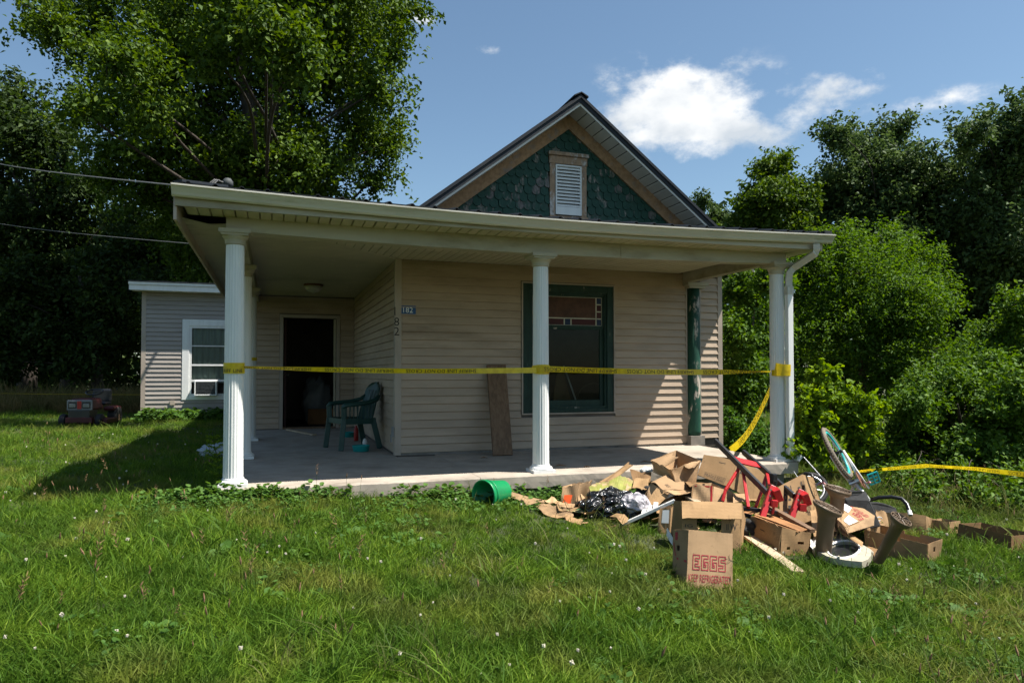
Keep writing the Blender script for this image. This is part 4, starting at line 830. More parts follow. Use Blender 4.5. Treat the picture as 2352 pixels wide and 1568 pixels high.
# green resin chair facing left, back to the alcove wall
f1, f2, r1 = on(751, 1017, Z=0), on(768, 1034, Z=0), on(855, 1029, Z=0)
cx, cy = 1.12, 2.95
def chair():
    c0 = Vector((1.37, 3.04, 0)); ch = thing('garden_chair', c0, 'dark green resin garden chair facing left against the alcove wall', 'chair')
    Rz = Matrix.Rotation(rad(197), 3, 'Z')                          # local +x = forward of the chair
    T = lambda x, y, z: c0 + Rz @ Vector((x, y, 0)) + Vector((0, 0, z))
    def slab_(fn, nu, nv, off, name):
        mb = MB(); off = Rz @ Vector(off)
        for s in (0, 1): mb.grid(lambda u, v: T(*fn(u, v)) + off*s, nu, nv)
        n = (nu+1)*(nv+1); ring = [i for i in range(nu+1)]+[j*(nu+1)+nu for j in range(1, nv+1)]+[nv*(nu+1)+i for i in range(nu-1, -1, -1)]+[j*(nu+1) for j in range(nv-1, 0, -1)]
        for i in range(len(ring)): a_, b_ = ring[i], ring[(i+1) % len(ring)]; mb.f.append((a_, b_, b_+n, a_+n))
        return mb.build(name, MT['chairgreen'], ch, smooth=False)
    slab_(lambda u, v: (-.24+.48*u, (-.24+.48*v)*(1+.06*u), .40+.03*u-.025*math.sin(math.pi*v)-.03*max(0, u-.85)/.15), 10, 8, (0, 0, -.025), 'seat')
    def back(u, v):
        hw = .235-.02*v-.14*max(0, (v-.72)/.28)**3; y = (2*u-1)*hw; return (-.23-.13*v-.02*v*v+.05*(2*u-1)**2, y, .38+.53*v-.012*(2*u-1)**2*v)
    bk_ = slab_(back, 14, 14, (-.02, 0, 0), 'backrest')
    for k in range(5):
        mb = MB(); y = -.14+k*.07; mb.bar(T(-.228-.03, y, .5), T(-.228-.1+.004, y, .8), .012, .006, (1, 0, 0)); mb.build('back_slot', MT['blackplastic'], bk_)
    for s in (-1, 1):
        mb = MB(); mb.tube([T(-.30, s*.22, .72), T(-.24, s*.26, .665), T(-.1, s*.285, .63), T(.1, s*.29, .615), T(.21, s*.28, .605), T(.25, s*.27, .57)], [.022, .028, .03, .032, .03, .024], 8, sx=1.4); mb.build('armrest', MT['chairgreen'], ch, smooth=True)
        mb = MB(); mb.bar(T(.235, s*.268, .60), T(.225, s*.262, .40), .06, .04, (0, 1, 0)); mb.bar(T(.225, s*.262, .41), T(.27, s*.275, 0.0), .07, .04, (0, 1, 0)); mb.build('leg', MT['chairgreen'], ch, bevel=.008)
        mb = MB(); mb.bar(T(-.2, s*.235, .42), T(-.30, s*.262, 0.0), .075, .04, (0, 1, 0)); mb.build('leg', MT['chairgreen'], ch, bevel=.008)
        mb = MB(); mb.bar(T(-.24, s*.245, .375), T(.23, s*.262, .385), .02, .075); mb.build('apron', MT['chairgreen'], ch)
        for k in range(8):
            mb = MB(); x = -.19+.055*k; mb.bar(T(x, s*.25, .40), T(x, s*.284, .625), .034, .012, (1, 0, 0)); mb.build('side_slat', MT['chairgreen'], ch)
    mb = MB(); mb.bar(T(.235, -.26, .385), T(.235, .26, .385), .02, .07); mb.build('apron', MT['chairgreen'], ch)
chair()
def bowl(p, r, h, m, name, label, cat):
    p = Vector(p); mb = MB(); mb.lathe([(r*.82, 0), (r*.86, .004), (r, h-.005), (r*1.03, h), (r*.97, h), (r*.94, h*.7), (r*.8, .012), (.001, .012)], p, 28); o = mb.build(name, MT[m], None, smooth=True); tag(o, label, cat); return o
p = on(829, 1036, Z=0); bowl((p.x, p.y, 0), .115, .08, 'teal', 'pet_bowl', 'nearer teal pet bowl on the porch floor in front of the chair', 'bowl')
p = on(800, 1003, Z=0); bowl((p.x, p.y, 0), .1, .08, 'teal', 'pet_bowl', 'farther teal pet bowl under the green chair', 'bowl')
p = on(818, 1012, Z=0); mb = MB(); mb.lathe([(.03, 0), (.034, .01), (.034, .15), (.028, .19), (.014, .215), (.014, .235)], (p.x, p.y, 0), 18); o = mb.build('drink_bottle', MT['redplastic'], None, smooth=True); tag(o, 'red plastic bottle standing under the green chair', 'bottle')
p = on(838, 1026, Z=0); mb = MB(); mb.lathe([(.03, 0), (.035, .03), (.025, .07), (.012, .09)], (p.x, p.y, .03), 10); o = mb.build('crumpled_wrapper', MT['paper'], None); tag(o, 'crumpled white wrapper lying in the nearer teal bowl', 'wrapper')
q0, q1 = on(660, 986, Z=.02), on(722, 998, Z=.02); mb = MB(); mb.bar(q0, q1, .07, .025); o = mb.build('broken_lath', MT['paleplank'], None); tag(o, 'pale broken piece of wood on the floor before the doorway', 'wood')
p = on(1110, 1046, Z=.0)
for k, (px, py, r) in enumerate(((1905/1.714, 1803/1.714, .02), (2540/1.714, 1819/1.714, .03), (2310/1.714, 1839/1.714, .02), (2205/1.714, 1834/1.714, .03))):
    p = on(px, py, Z=.0); mb = MB(); mb.tube([(p.x-r*2, p.y, .006), (p.x, p.y+r, .012), (p.x+r*2, p.y-r, .006)], [.003, .008, .003], 5); o = mb.build('dry_leaf', MT['seedhead'], None)
    tag(o, ('dark curled leaf left of the leaning plank', 'dark curled leaf on the porch floor above the trash pile', 'small dark leaf right of the middle column base', 'thin dark twig beside the middle column base')[k], 'leaf')
# white bag on the grass behind the left column
p = at(498, 1034, 9.2); gz = float(ground_z(p.x, p.y)); mb = MB()
def bagf(c, rx, ry, rz, seed, amp=.25, nu=40, nv=24, freq=4.0):
    ph = [random.Random(seed+i).uniform(0, 6.28) for i in range(12)]
    def f(u, v):
        th = u*2*math.pi; la = (v-.5)*math.pi; x, y, z = math.cos(th)*math.cos(la), math.sin(th)*math.cos(la), math.sin(la)
        w = sum(math.sin(freq*(1+.6*i)*(x*math.cos(ph[i])+y*math.sin(ph[i])+z*math.cos(ph[i+4]))+ph[i+6])/(1+.7*i) for i in range(4))
        w = abs(w)-.5; k = 1+amp*w; return (c[0]+rx*x*k, c[1]+ry*y*k, max(c[2]-rz*.93, c[2]+rz*z*k))
    return f
mb.grid(bagf((p.x, p.y, gz+.08), .2, .2, .10, 5, .2), 40, 20); o = mb.build('white_plastic_bag', MT['plasticbag'], None, smooth=True); tag(o, 'pale plastic bag on the shaded grass behind the left column', 'bag')

# ------------------------------------------------------------------ sheriff tape
def ribbon(path, width, twist, name, parent, m='yellow', n=60, text=None, flip=True, th=0.0, start=.0, tscale=.7, gap=.12):
    """path(t)->Vector, width(t), twist(t): lean of the band from upright (radians)"""
    def frame_(t):
        if twist == 'open':
            p = path(t); e = .004; tg = (path(min(1, t+e))-path(max(0, t-e))).normalized(); w = tg.cross(Vector((.5+.25*math.sin(t*6), -1, .55)).normalized()).normalized(); return p, tg, w, tg.cross(w).normalized()
        p = path(t); e = .004; tg = (path(min(1, t+e))-path(max(0, t-e))).normalized(); up = Vector((0, 0, 1)); sd = tg.cross(up)
        if sd.length < 1e-4: sd = Vector((1, 0, 0))
        sd.normalize(); u2 = sd.cross(tg).normalized(); a_ = twist(t); w = u2*math.cos(a_)+sd*math.sin(a_); return p, tg, w, tg.cross(w).normalized()
    def s(u, v):
        p, tg, w, nn_ = frame_(u); return p + w*width(u)*(v-.5)
    mb = MB(); mb.grid(s, n, 3); o = mb.build(name, MT[m], parent, smooth=True, fix=False)
    if text:
        L = sum((path((i+1)/100)-path(i/100)).length for i in range(100)); v, f, w_ = text_mesh(text); mbt = MB(); s0 = start
        while True:
            hgt = width(min(1, s0/L))*tscale; k = hgt*1.05
            if s0+w_*k > L*.99: break
            vs_ = []
            for x, y in v:
                t = (s0 + ((w_-x) if flip else x)*k)/L; p, tg, w, nn_ = frame_(min(1, t)); yy = ((1-y) if flip else y); q = p + w*((yy-.5)*hgt); dn = (Vector(CAMP)-q).dot(nn_); vs_.append(q + nn_*(.0022 if dn > 0 else -.0022))
            mbt = MB(); mbt.add(vs_, f); s0 += w_*k+gap; mbt.build('tape_lettering', MT['ink_black'], o, fix=False)
    return o
TXT = 'SHERIFF LINE DO NOT CROSS'
tp = thing('barrier_tape', (3, -.1, .95), 'yellow sheriff line tape strung across the three front porch columns', 'tape')
def lerp(a, b, t): return a+(b-a)*t
A1, M1, M2, R1 = on(560, 843, Y=-.098), on(1232, 850, Y=-.098), on(1250, 847, Y=-.098), on(1770, 853, Y=-.07)
wid = lambda a_, b_: (lambda t: lerp(a_, b_, t))
ribbon(lambda t: A1.lerp(M1, t)+Vector((0, 0, -.02*math.sin(math.pi*t))), wid(.042, .058), lambda t: .75-.75*min(1, t*1.3)+.3*math.sin(t*11+1), 'tape_strand', tp, text=TXT)
ribbon(lambda t: M2.lerp(R1, t)+Vector((0, 0, -.018*math.sin(math.pi*t))), lambda t: .06 if t < .75 else lerp(.06, .016, (t-.75)/.25), lambda t: .3*math.sin(t*9)+.6*(t > .8)*(t-.8)/.2, 'tape_strand', tp, text=TXT)
def wrap(x, y, z, r, w, name='tape_wrap', a0=0, a1=2*math.pi, tilt=0, text=None, squarex=0):
    def pth(t):
        a_ = a0+(a1-a0)*t; return Vector((x+(r+squarex*max(0, math.cos(a_)))*math.cos(a_), y+r*math.sin(a_), z+tilt*math.sin(a_)))
    return ribbon(pth, lambda t: w, lambda t: 0, name, tp, n=40, text=text, flip=False, tscale=.6, gap=.03)
za = on(540, 839, Y=-.1).z; wrap(0, 0, za, .0915, .05); zb = on(540, 851, Y=-.1).z; wrap(0, 0, zb, .0925, .05, text='SHERIFF LINE', a0=math.pi*.9, a1=math.pi*2.6)
zc = on(1241, 849, Y=-.1).z; wrap(3.0, 0, zc, .0915, .068, tilt=.012); wrap(3.0, 0, zc+.01, .0925, .066, tilt=-.012)
zr = on(1790, 856, Y=-.1).z; 
wrap(6.035, -.03, zr, .125, .07, a0=math.pi*.95, a1=math.pi*2.7, text=TXT); wrap(6.035, -.03, zr+.085, .126, .085, a0=math.pi*1.1, a1=math.pi*2.6, tilt=.03)
wrap(0, 4.65, on(570, 824, Y=4.55).z, .0925, .05)
# loose end hanging down from the right column to the floor
H0, H1 = on(1771, 890, Y=.08), on(1678, 1034, Z=-.0)
H1 = at(1678, 1034, 9.9)
ribbon(lambda t: H0.lerp(H1, t)+Vector((0, 0, -.12*math.sin(math.pi*t))), lambda t: .095, 'open', 'tape_tail', tp, text=TXT)
t2 = thing('yard_tape', at(2200, 1090, 8.6), 'yellow sheriff tape stretched low across the thicket at the right edge', 'tape')
Q = [at(1826, 1087, 8.9), at(1960, 1083, 8.4), at(2090, 1072, 7.5), at(2130, 1069, 7.2), at(2240, 1076, 6.9), at(2370, 1091, 6.6), at(2700, 1100, 6.4)]
def poly(Q):
    def f(t):
        k = min(len(Q)-2, int(t*(len(Q)-1))); return Q[k].lerp(Q[k+1], t*(len(Q)-1)-k)
    return f
ribbon(poly(Q), lambda t: .03+.022*t, lambda t: .7-.5*t+.35*math.sin(t*13), 'tape_strand', t2, text=TXT, gap=.1)
Q2 = [at(-60, 902, 19), at(120, 905, 18.4), at(322, 906, 17.4)]
t3 = thing('far_yard_tape', Q2[1], 'thin yellow tape line behind the riding mower at far left', 'tape'); ribbon(poly(Q2), lambda t: .02, lambda t: 1.0, 'tape_strand', t3)

# service wires
for k, (a, b, lab) in enumerate(((at(-80, 359, 20), at(397, 425, 7.2), 'upper grey service wire running from the left edge to the porch roof corner'), (at(-80, 500, 22), at(468, 562, 9.5), 'lower thin service wire crossing the trees left of the porch'))):
    mb = MB(); mb.tube([a.lerp(b, t/24)+Vector((0, 0, -.07*math.sin(math.pi*t/24))) for t in range(25)], .006 if k else .009, 6); o = mb.build('service_wire', MT['wire'], None); tag(o, lab, 'wire')

# ------------------------------------------------------------------ riding mower
mp_ = on(192, 978, Z=-.05); mp_.z = float(ground_z(mp_.x, mp_.y)); mow = thing('riding_mower', mp_, 'faded red riding lawn mower facing the road in long grass', 'lawn mower')
Rm = Matrix.Rotation(-YAW+rad(10), 3, 'Z'); MS = .8; MTp = lambda x, y, z: mp_ + Rm @ (Vector((x, y, z))*MS)        # local -y faces the camera
def mbox(c, s, m, name, parent=mow, bevel=.01, taper=1.0): mb = MB(); mb.box(MTp(*c), [q*MS for q in s], Rm, taper); return mb.build(name, MT[m], parent, bevel=bevel)
hood = mbox((0, .15, .56), (.56, .75, .3), 'darkred', 'hood', bevel=.04, taper=.88)
mbox((0, -.245, .545), (.6, .05, .27), 'greyplastic', 'grille_frame', hood, .02)
for s in (-1, 1):
    mbox((s*.16, -.268, .55), (.2, .02, .17), 'blackplastic', 'headlight_recess', hood, .01); mbox((s*.16, -.28, .535), (.15, .03, .1), 'lens', 'headlight', hood, .02)
mbox((0, -.275, .55), (.1, .02, .2), 'redplastic', 'badge_panel', hood, .005)
mbox((0, -.05, .3), (.5, .5, .24), 'blackplastic', 'chassis'); mbox((0, -.26, .17), (.62, .1, .14), 'darkred', 'front_axle'); mbox((-.15, -.27, .37), (.12, .03, .06), 'redplastic', 'tail_marker'); mbox((.1, .2, .13), (1.0, .7, .12), 'darkred', 'mower_deck')
mbox((.38, .85, .42), (.26, .6, .12), 'darkred', 'fender', bevel=.04); mbox((-.38, .85, .42), (.26, .6, .12), 'darkred', 'fender', bevel=.04); mbox((0, .95, .55), (.5, .45, .1), 'blackplastic', 'seat', bevel=.04); mbox((0, 1.18, .75), (.48, .1, .36), 'blackplastic', 'seat_back', bevel=.04)
for x, y, r, w in ((-.42, -.1, .17, .14), (.42, -.1, .17, .14), (-.42, .9, .24, .22), (.42, .9, .24, .22)):
    mb = MB(); Mx = Rm @ Matrix.Rotation(math.pi/2, 3, 'Y'); r0_, w0_ = r, w; r, w = r*MS, w*MS; mb.lathe([(r*.5, -w/2), (r*.92, -w/2), (r, -w*.3), (r, w*.3), (r*.92, w/2), (r*.5, w/2)], MTp(x, y, r0_-.02), 24, Mx); t_ = mb.build('tyre', MT['blackrubber'], mow, smooth=True)
    mb = MB(); mb.lathe([(r*.5, -w*.35), (r*.5, w*.35)], MTp(x, y, r0_-.02), 18, Mx); mb.build('hub', MT['greyplastic'], t_)
mb = MB(); mb.tube([MTp(0, .5, .6), MTp(.02, .58, .84)], .02, 8); mb.build('steering_column', MT['blackplastic'], mow)
mb = MB(); c_ = MTp(.02, .6, .86); ring = [c_ + Rm @ Vector((.16*math.cos(a_), .135*math.sin(a_), .055*math.sin(a_))) for a_ in [2*math.pi*i/28 for i in range(29)]]; mb.tube(ring, .016, 7); mb.bar(ring[0], ring[14], .03, .012); mb.build('steering_wheel', MT['blackplastic'], mow, smooth=True)

# dim things just inside the window
for (nm, pts, r, m, lab, ct) in (('indoor_pole', [on(1295, 840, Y=3.2), on(1325, 925, Y=2.9)], .012, 'paper', 'pale pole dimly seen leaning inside the front window', 'pole'),
                       ('hose_loop', [on(1362+38*math.cos(a_), 925+45*math.sin(a_), Y=2.9) for a_ in [2.2+i*.28 for i in range(16)]], .009, 'rubber', 'dim hose loop inside the front window on the right', 'hose')):
    mb = MB(); mb.tube(pts, r, 8); o = mb.build(nm, MT[m], None, smooth=True); tag(o, lab, ct)
mb = MB(); c_ = on(1290, 930, Y=3.2); mb.prism([c_+Vector((-.22, 0, -.35)), c_+Vector((.28, 0, -.35)), c_+Vector((.02, 0, .55)), c_+Vector((-.06, 0, .55))], (0, .03, 0)); o = mb.build('indoor_board', MT['card3'], None); tag(o, 'tapered brown board standing inside behind the front window', 'board')
p = at(725, 915, 15); mb = MB(); mb.grid(bagf((p.x, 8.3, .45), .3, .2, .45, 9, .2), 30, 18); o = mb.build('indoor_sack', MT['greyplastic'], None, smooth=True); tag(o, 'dim grey sack inside the open doorway', 'sack')
mb = MB(); mb.span((1.0, 8.0, -.01), (1.6, 8.5, .3)); o = mb.build('indoor_carton', MT['cardorange'], None, bevel=.01); tag(o, 'brown carton low inside the open doorway', 'carton')
# ------------------------------------------------------------------ the pile: cardboard, rubbish, bicycles
class Panel:
    """four corner sheet of board with gentle warp; pt(u,v) on its mid surface"""
    def __init__(s, p00, p10, p11, p01, warp=.008, seed=0):
        s.p = [Vector(q) for q in (p00, p10, p11, p01)]; r = random.Random(seed*17+3); s.ph = [r.uniform(0, 6.28) for _ in range(5)]; s.w = warp
        s.n = ((s.p[1]-s.p[0]).cross(s.p[3]-s.p[0])); s.n = s.n.normalized() if s.n.length > 1e-9 else Vector((0, 0, 1))
        if (Vector(CAMP)-s.p[0]).dot(s.n) < 0: s.face = -s.n
        else: s.face = s.n.copy()
    def pt(s, u, v, off=0.0):
        a, b, c, d = s.p; q = a*(1-u)*(1-v)+b*u*(1-v)+c*u*v+d*(1-u)*v
        h = s.w*(math.sin(3.1*u+s.ph[0])*math.sin(2.3*v+s.ph[1]) + .5*math.sin(7*u+4*v+s.ph[2]))
        return q + s.n*h + s.face*off
    def build(s, name, m, parent, nu=7, nv=7, th=.005, tear=(), rag=0.0, curl=0.0, holes=()):
        rr = random.Random(int(s.ph[0]*1000)); mb = MB(); P_ = {}
        for j in range(nv+1):
            for i in range(nu+1):
                u, v = i/nu, j/nv
                if 'top' in tear and j == nv: v += rr.uniform(-rag, rag)
                if 'bottom' in tear and j == 0: v += rr.uniform(-rag, rag)
                if 'right' in tear and i == nu: u += rr.uniform(-rag, rag)
                if 'left' in tear and i == 0: u += rr.uniform(-rag, rag)
                c_ = curl*(v*v); P_[i, j] = (s.pt(u, v, c_+th/2), s.pt(u, v, c_-th/2))
        n = (nu+1)*(nv+1); mb.v = [tuple(P_[i, j][k]) for k in (0, 1) for j in range(nv+1) for i in range(nu+1)]
        I = lambda i, j, k: k*n+j*(nu+1)+i; cut = set()
        for (u0, u1, v0, v1) in holes:
            for j in range(nv):
                for i in range(nu):
                    if u0 <= (i+.5)/nu <= u1 and v0 <= (j+.5)/nv <= v1: cut.add((i, j))
        ed = []
        for j in range(nv):
            for i in range(nu):
                if (i, j) in cut: continue
                mb.f += [(I(i, j, 0), I(i+1, j, 0), I(i+1, j+1, 0), I(i, j+1, 0)), (I(i, j, 1), I(i, j+1, 1), I(i+1, j+1, 1), I(i+1, j, 1))]
                for (di, dj, e) in ((0, -1, ((i, j), (i+1, j))), (1, 0, ((i+1, j), (i+1, j+1))), (0, 1, ((i+1, j+1), (i, j+1))), (-1, 0, ((i, j+1), (i, j)))):
                    q = (i+di, j+dj)
                    if q in cut or not (0 <= q[0] < nu and 0 <= q[1] < nv): ed.append(e)
        for (a, b) in ed: mb.f.append((I(*a, 0), I(*a, 1), I(*b, 1), I(*b, 0)))
        o = mb.build(name, MT[m], parent, smooth=False); s.curl = curl; s.th = th; return o
    def map2d(s, verts, faces, m, name, parent, off=.0045):
        mb = MB(); mb.add([s.pt(u, v, s.curl*(v*v)+off) for u, v in verts], faces); return mb.build(name, MT[m], parent, fix=False)
    def text(s, txt, u0, u1, v0, v1, m, parent, name='printed_lettering', flip=False):
        v, f, w = text_mesh(txt); vs_ = []
        for x, y in v:
            a, b = x/w, y
            if flip: a, b = 1-a, 1-b
            vs_.append((u0+(u1-u0)*a, v0+(v1-v0)*b))
        return s.map2d(vs_, f, m, name, parent)
    def rect(s, u0, u1, v0, v1, m, name, parent, off=.0045): return s.map2d([(u0, v0), (u1, v0), (u1, v1), (u0, v1)], [(0, 1, 2, 3)], m, name, parent, off)
def outline(poly, w):
    vs_, fs_ = [], []; n = len(poly)
    for i in range(n):
        a, b = np.array(poly[i], float), np.array(poly[(i+1) % n], float); t = (b-a)/np.linalg.norm(b-a); nn_ = np.array([-t[1], t[0]])*w/2; a2, b2 = a-t*w/2, b+t*w/2; k = len(vs_)
        vs_ += [a2-nn_, b2-nn_, b2+nn_, a2+nn_]; fs_.append((k, k+1, k+2, k+3))
    return vs_, fs_
def ctr(pts): v = Vector((0, 0, 0)); [v.__iadd__(Vector(p)) for p in pts]; return v/len(pts)
_sd = [100]
def PN(*q, warp=.008):
    _sd[0] += 1; return Panel(*q, warp=warp, seed=_sd[0])
def carton(name, label, b, t, m='card', walls=(0, 1, 2, 3), lid=False, bottom=True, group=None, cat='box', warp=.007, tear=(), holes={}, res=7):
    """b,t: four bottom and four top corners, going round; returns root and wall panels"""
    b = [Vector(p) for p in b]; t = [Vector(p) for p in t]; c = ctr(b); rt = thing(name, c, label, cat, group); W = {}
    for k in walls:
        a, d = k, (k+1) % 4; W[k] = PN(b[a], b[d], t[d], t[a], warp=warp); W[k].build('side_panel', m, rt, res, res, tear=('top',) if k in tear else (), rag=.06, holes=holes.get(k, ()))
    if bottom: PN(*b, warp=.004).build('bottom_panel', m, rt, 4, 4)
    if lid: W['lid'] = PN(*t, warp=warp); W['lid'].build('lid_panel', m, rt, 8, 8)
    return rt, W
# --- EGGS box, nearest thing in the heap
D = 4.72
rt, W = carton('egg_carton_box', 'tan cardboard box printed EGGS KEEP REFRIGERATED standing nearest in the grass',
    [G(2703, 2310), G(2884, 2324), G(2838, 2288), G(2650, 2276)], [P(2711, 2086, gdepth(2703, 2310)+.13), P(2884, 2100, gdepth(2884, 2324)+.13), P(2838, 2100, gdepth(2838, 2288)+.13), P(2652, 2087, gdepth(2650, 2276)+.13)], 'card2', warp=.004, res=10, lid=True, holes={3: ((.3, .5, .62, .72),)})  # edge-on lid added to block light, keeping the hand hole dark
f = W[0]; st = .0  # letters as blocky outlines
GL = {'E': [(0, 0), (1, 0), (1, .22), (.34, .22), (.34, .39), (.8, .39), (.8, .61), (.34, .61), (.34, .78), (1, .78), (1, 1), (0, 1)],
      'G': [(0, 0), (1, 0), (1, .56), (.5, .56), (.5, .36), (.68, .36), (.68, .22), (.34, .22), (.34, .78), (1, .78), (1, 1), (0, 1)],
      'S': [(0, 0), (1, 0), (1, .61), (.34, .61), (.34, .78), (1, .78), (1, 1), (0, 1), (0, .39), (.66, .39), (.66, .22), (0, .22)]}
vs_, fs_ = [], []
for i, ch in enumerate('EGGS'):
    u0 = .125+i*.19; po = [(u0+x*.145, .315+y*.255) for x, y in GL[ch]]; v2, f2 = outline(po, .017); k = len(vs_); vs_ += v2; fs_ += [tuple(q+k for q in g) for g in f2]
f.map2d(vs_, fs_, 'ink_red', 'printed_lettering', rt)
f.text('KEEP REFRIGERATED', .04, .95, .10, .235, 'ink_red', rt)
g = W[3]; v2 = [(.12+.55*t/10, .40+.0*t) for t in range(11)]
arc = [(.15+.0*i, .42) for i in range(1)]
ring = []; 
for i in range(9): a_ = i/8; ring += [(.20-.13*math.sin(a_*1.5), .48+.27*a_), (.26-.13*math.sin(a_*1.5), .48+.27*a_)]
g.map2d(ring, [(2*i, 2*i+1, 2*i+3, 2*i+2) for i in range(8)], 'ink_red', 'printed_arc', rt); g.rect(.3, .95, .42, .46, 'ink_red', 'printed_bar', rt); g.rect(.2, .38, .80, .96, 'ink_red', 'printed_mark', rt)
# --- big worn box behind it with its flap folded down
rt, W = carton('flap_box', 'large worn brown box with its front flap folded down, behind the EGGS box',
    [G(2685, 2178), G(2912, 2180), G(2935, 2120), G(2640, 2135)], [P(2685, 1972, gdepth(2685, 2178)+.1), P(2921, 1980, gdepth(2912, 2180)+.1), P(2935, 2062, gdepth(2935, 2120)), P(2655, 1971, gdepth(2640, 2135)+.05)], 'card', warp=.006, res=12, bottom=False, holes={0: ((.28, .70, .30, .78),), 2: ((.1, .9, .3, 1.1),)})
fl = PN(P(2685, 1971, gdepth(2685, 2178)+.08), P(2921, 1979, gdepth(2912, 2180)+.08), P(2919, 2045, gdepth(2912, 2180)-.01), P(2686, 2039, gdepth(2685, 2178)-.02), warp=.008); fl.build('front_flap', 'card', rt, 10, 5, tear=('top',), rag=.03)
W[0].text('IG', .05, .18, .50, .56, 'ink_black', rt); W[0].text('II W', .75, .93, .46, .58, 'ink_black', rt)
# --- tray box under the workbench
rt, W = carton('torn_tray_box', 'low torn box with a hand hole full of flattened board under the red workbench',
    [G(2937, 2124), G(3069, 2190), G(3190, 2180), G(3075, 2110)], [P(2957, 2030, gdepth(2937, 2124)), P(3081, 2077, gdepth(3069, 2190)+.03), P(3192, 2097, gdepth(3190, 2180)+.03), P(3085, 2050, gdepth(3075, 2110))], 'card', warp=.008, res=9, tear=(0,), holes={1: ((.55, .8, .45, .6), (.2, .32, .2, .3))})
W[0].text('-', .35, .5, .62, .65, 'ink_black', rt); W[1].text('W', .42, .62, .08, .24, 'ink_black', rt)
o = None
for k, (a, b_, c_, d_) in enumerate((((2968, 2028, 5.85), (3020, 2022, 6.0), (3200, 2083, 5.7), (3150, 2088, 5.5)), ((2965, 2035, 5.8), (3018, 2028, 6.0), (3195, 2088, 5.68), (3140, 2090, 5.48)))):
    pn = PN(P(*a), P(*b_), P(*c_), P(*d_), warp=.006); rt2 = thing('flattened_carton', pn.pt(.5, .5), ('upper orange brown flattened carton lying in the torn tray box', 'lower orange brown flattened carton inside the torn tray box')[k], 'cardboard'); pn.build('sheet', 'cardorange', rt2, 6, 4)
# --- box with black print behind the workbench
rt, W = carton('printed_box', 'upright tan box with black print tilted behind the red workbench',
    [P(3075, 2052, 6.05), P(3215, 2075, 6.15), P(3250, 2030, 6.5), P(3110, 2010, 6.45)], [P(3062, 1917, 6.2), P(3158, 1867, 6.35), P(3200, 1880, 6.65), P(3100, 1925, 6.55)], 'card', warp=.006, res=8)
W[0].text('159', .18, .5, .55, .9, 'ink_black', rt, flip=True); W[0].text('AUSTRALIAN', .82, .97, .2, .9, 'ink_black', rt)
W[0].rect(.72, .8, .72, .8, 'ink_black', 'printed_dot', rt); W[0].rect(.28, .36, .30, .44, 'ink_black', 'printed_oval', rt)
# --- heap boxes
rt, W = carton('open_top_box', 'crumpled open box on top of the heap, nearest the porch step',
    [P(2575, 1857, 7.0), P(2655, 1898, 6.75), P(2739, 1902, 6.9), P(2665, 1850, 7.2)], [P(2563, 1812, 7.0), P(2652, 1846, 6.75), P(2757, 1811, 6.95), P(2662, 1772, 7.25)], 'card2', warp=.015, tear=(0, 1), res=9)
PN(P(2563, 1811, 6.99), P(2610, 1842, 6.85), P(2671, 1803, 6.9), P(2645, 1783, 7.1), warp=.012).build('side_flap', 'card2', rt, 8, 6, tear=('right', 'top'), rag=.07)
PN(P(2690, 1830, 6.86), P(2757, 1811, 6.93), P(2735, 1838, 6.8), P(2700, 1845, 6.78), warp=.01).build('side_flap', 'card2', rt, 6, 4, tear=('top',), rag=.08)
rt, W = carton('crushed_box', 'crushed open box with hanging flaps above the grey bag',
    [P(2543, 1963, 6.55), P(2612, 1990, 6.45), P(2715, 1968, 6.7), P(2640, 1940, 6.95)], [P(2562, 1897, 6.6), P(2611, 1930, 6.45), P(2708, 1929, 6.68), P(2673, 1853, 6.95)], 'card2', warp=.015, lid=True, res=9)
PN(P(2586, 1922, 6.5), P(2633, 1949, 6.42), P(2584, 1998, 6.35), P(2545, 1974, 6.42), warp=.006).build('hanging_flap', 'card', rt, 5, 5)
PN(P(2614, 1933, 6.43), P(2708, 1929, 6.66), P(2754, 1938, 6.55), P(2660, 1946, 6.35), warp=.006).build('lower_flap', 'card2', rt, 6, 4, tear=('top',), rag=.08)
W['lid'].text('GRADE A', .55, .85, .25, .38, 'ink_black', rt)
rt, W = carton('large_tipped_box', 'large closed box tipped on its edge at the top right of the heap',
    [P(2747, 1869, 7.0), P(2870, 1918, 6.75), P(2980, 1978, 6.95), P(2880, 1900, 7.4)], [P(2773, 1790, 7.15), P(2905, 1809, 6.95), P(3012, 1862, 7.1), P(2885, 1824, 7.5)], 'card', warp=.006, lid=True, res=8)
W[0].text('FRAGILE EGGS', .22, .8, .08, .2, 'ink_black', rt); vs_, fs_ = outline([(.2, .05), (.83, .05), (.83, .24), (.2, .24)], .008); W[0].map2d(vs_, fs_, 'ink_black', 'print_border', rt)
W[0].rect(.5, .7, .77, .79, 'ink_black', 'staple_mark', rt); W[1].rect(.18, .28, .60, .72, 'ink_black', 'vent_hole', rt)
rt, W = carton('red_taped_box', 'pale open box sealed with a strip of red tape in the middle of the heap',
    [P(2726, 1968, 6.35), P(2806, 1980, 6.2), P(2886, 1985, 6.3), P(2800, 1960, 6.7)], [P(2728, 1907, 6.45), P(2808, 1914, 6.3), P(2885, 1937, 6.38), P(2800, 1900, 6.8)], 'card2', warp=.008, lid=False)
W[0].rect(.9, 1.0, 0, 1, 'redtape', 'tape_strip', rt); W[0].rect(.1, .85, .9, .98, 'redtape', 'tape_strip', rt)
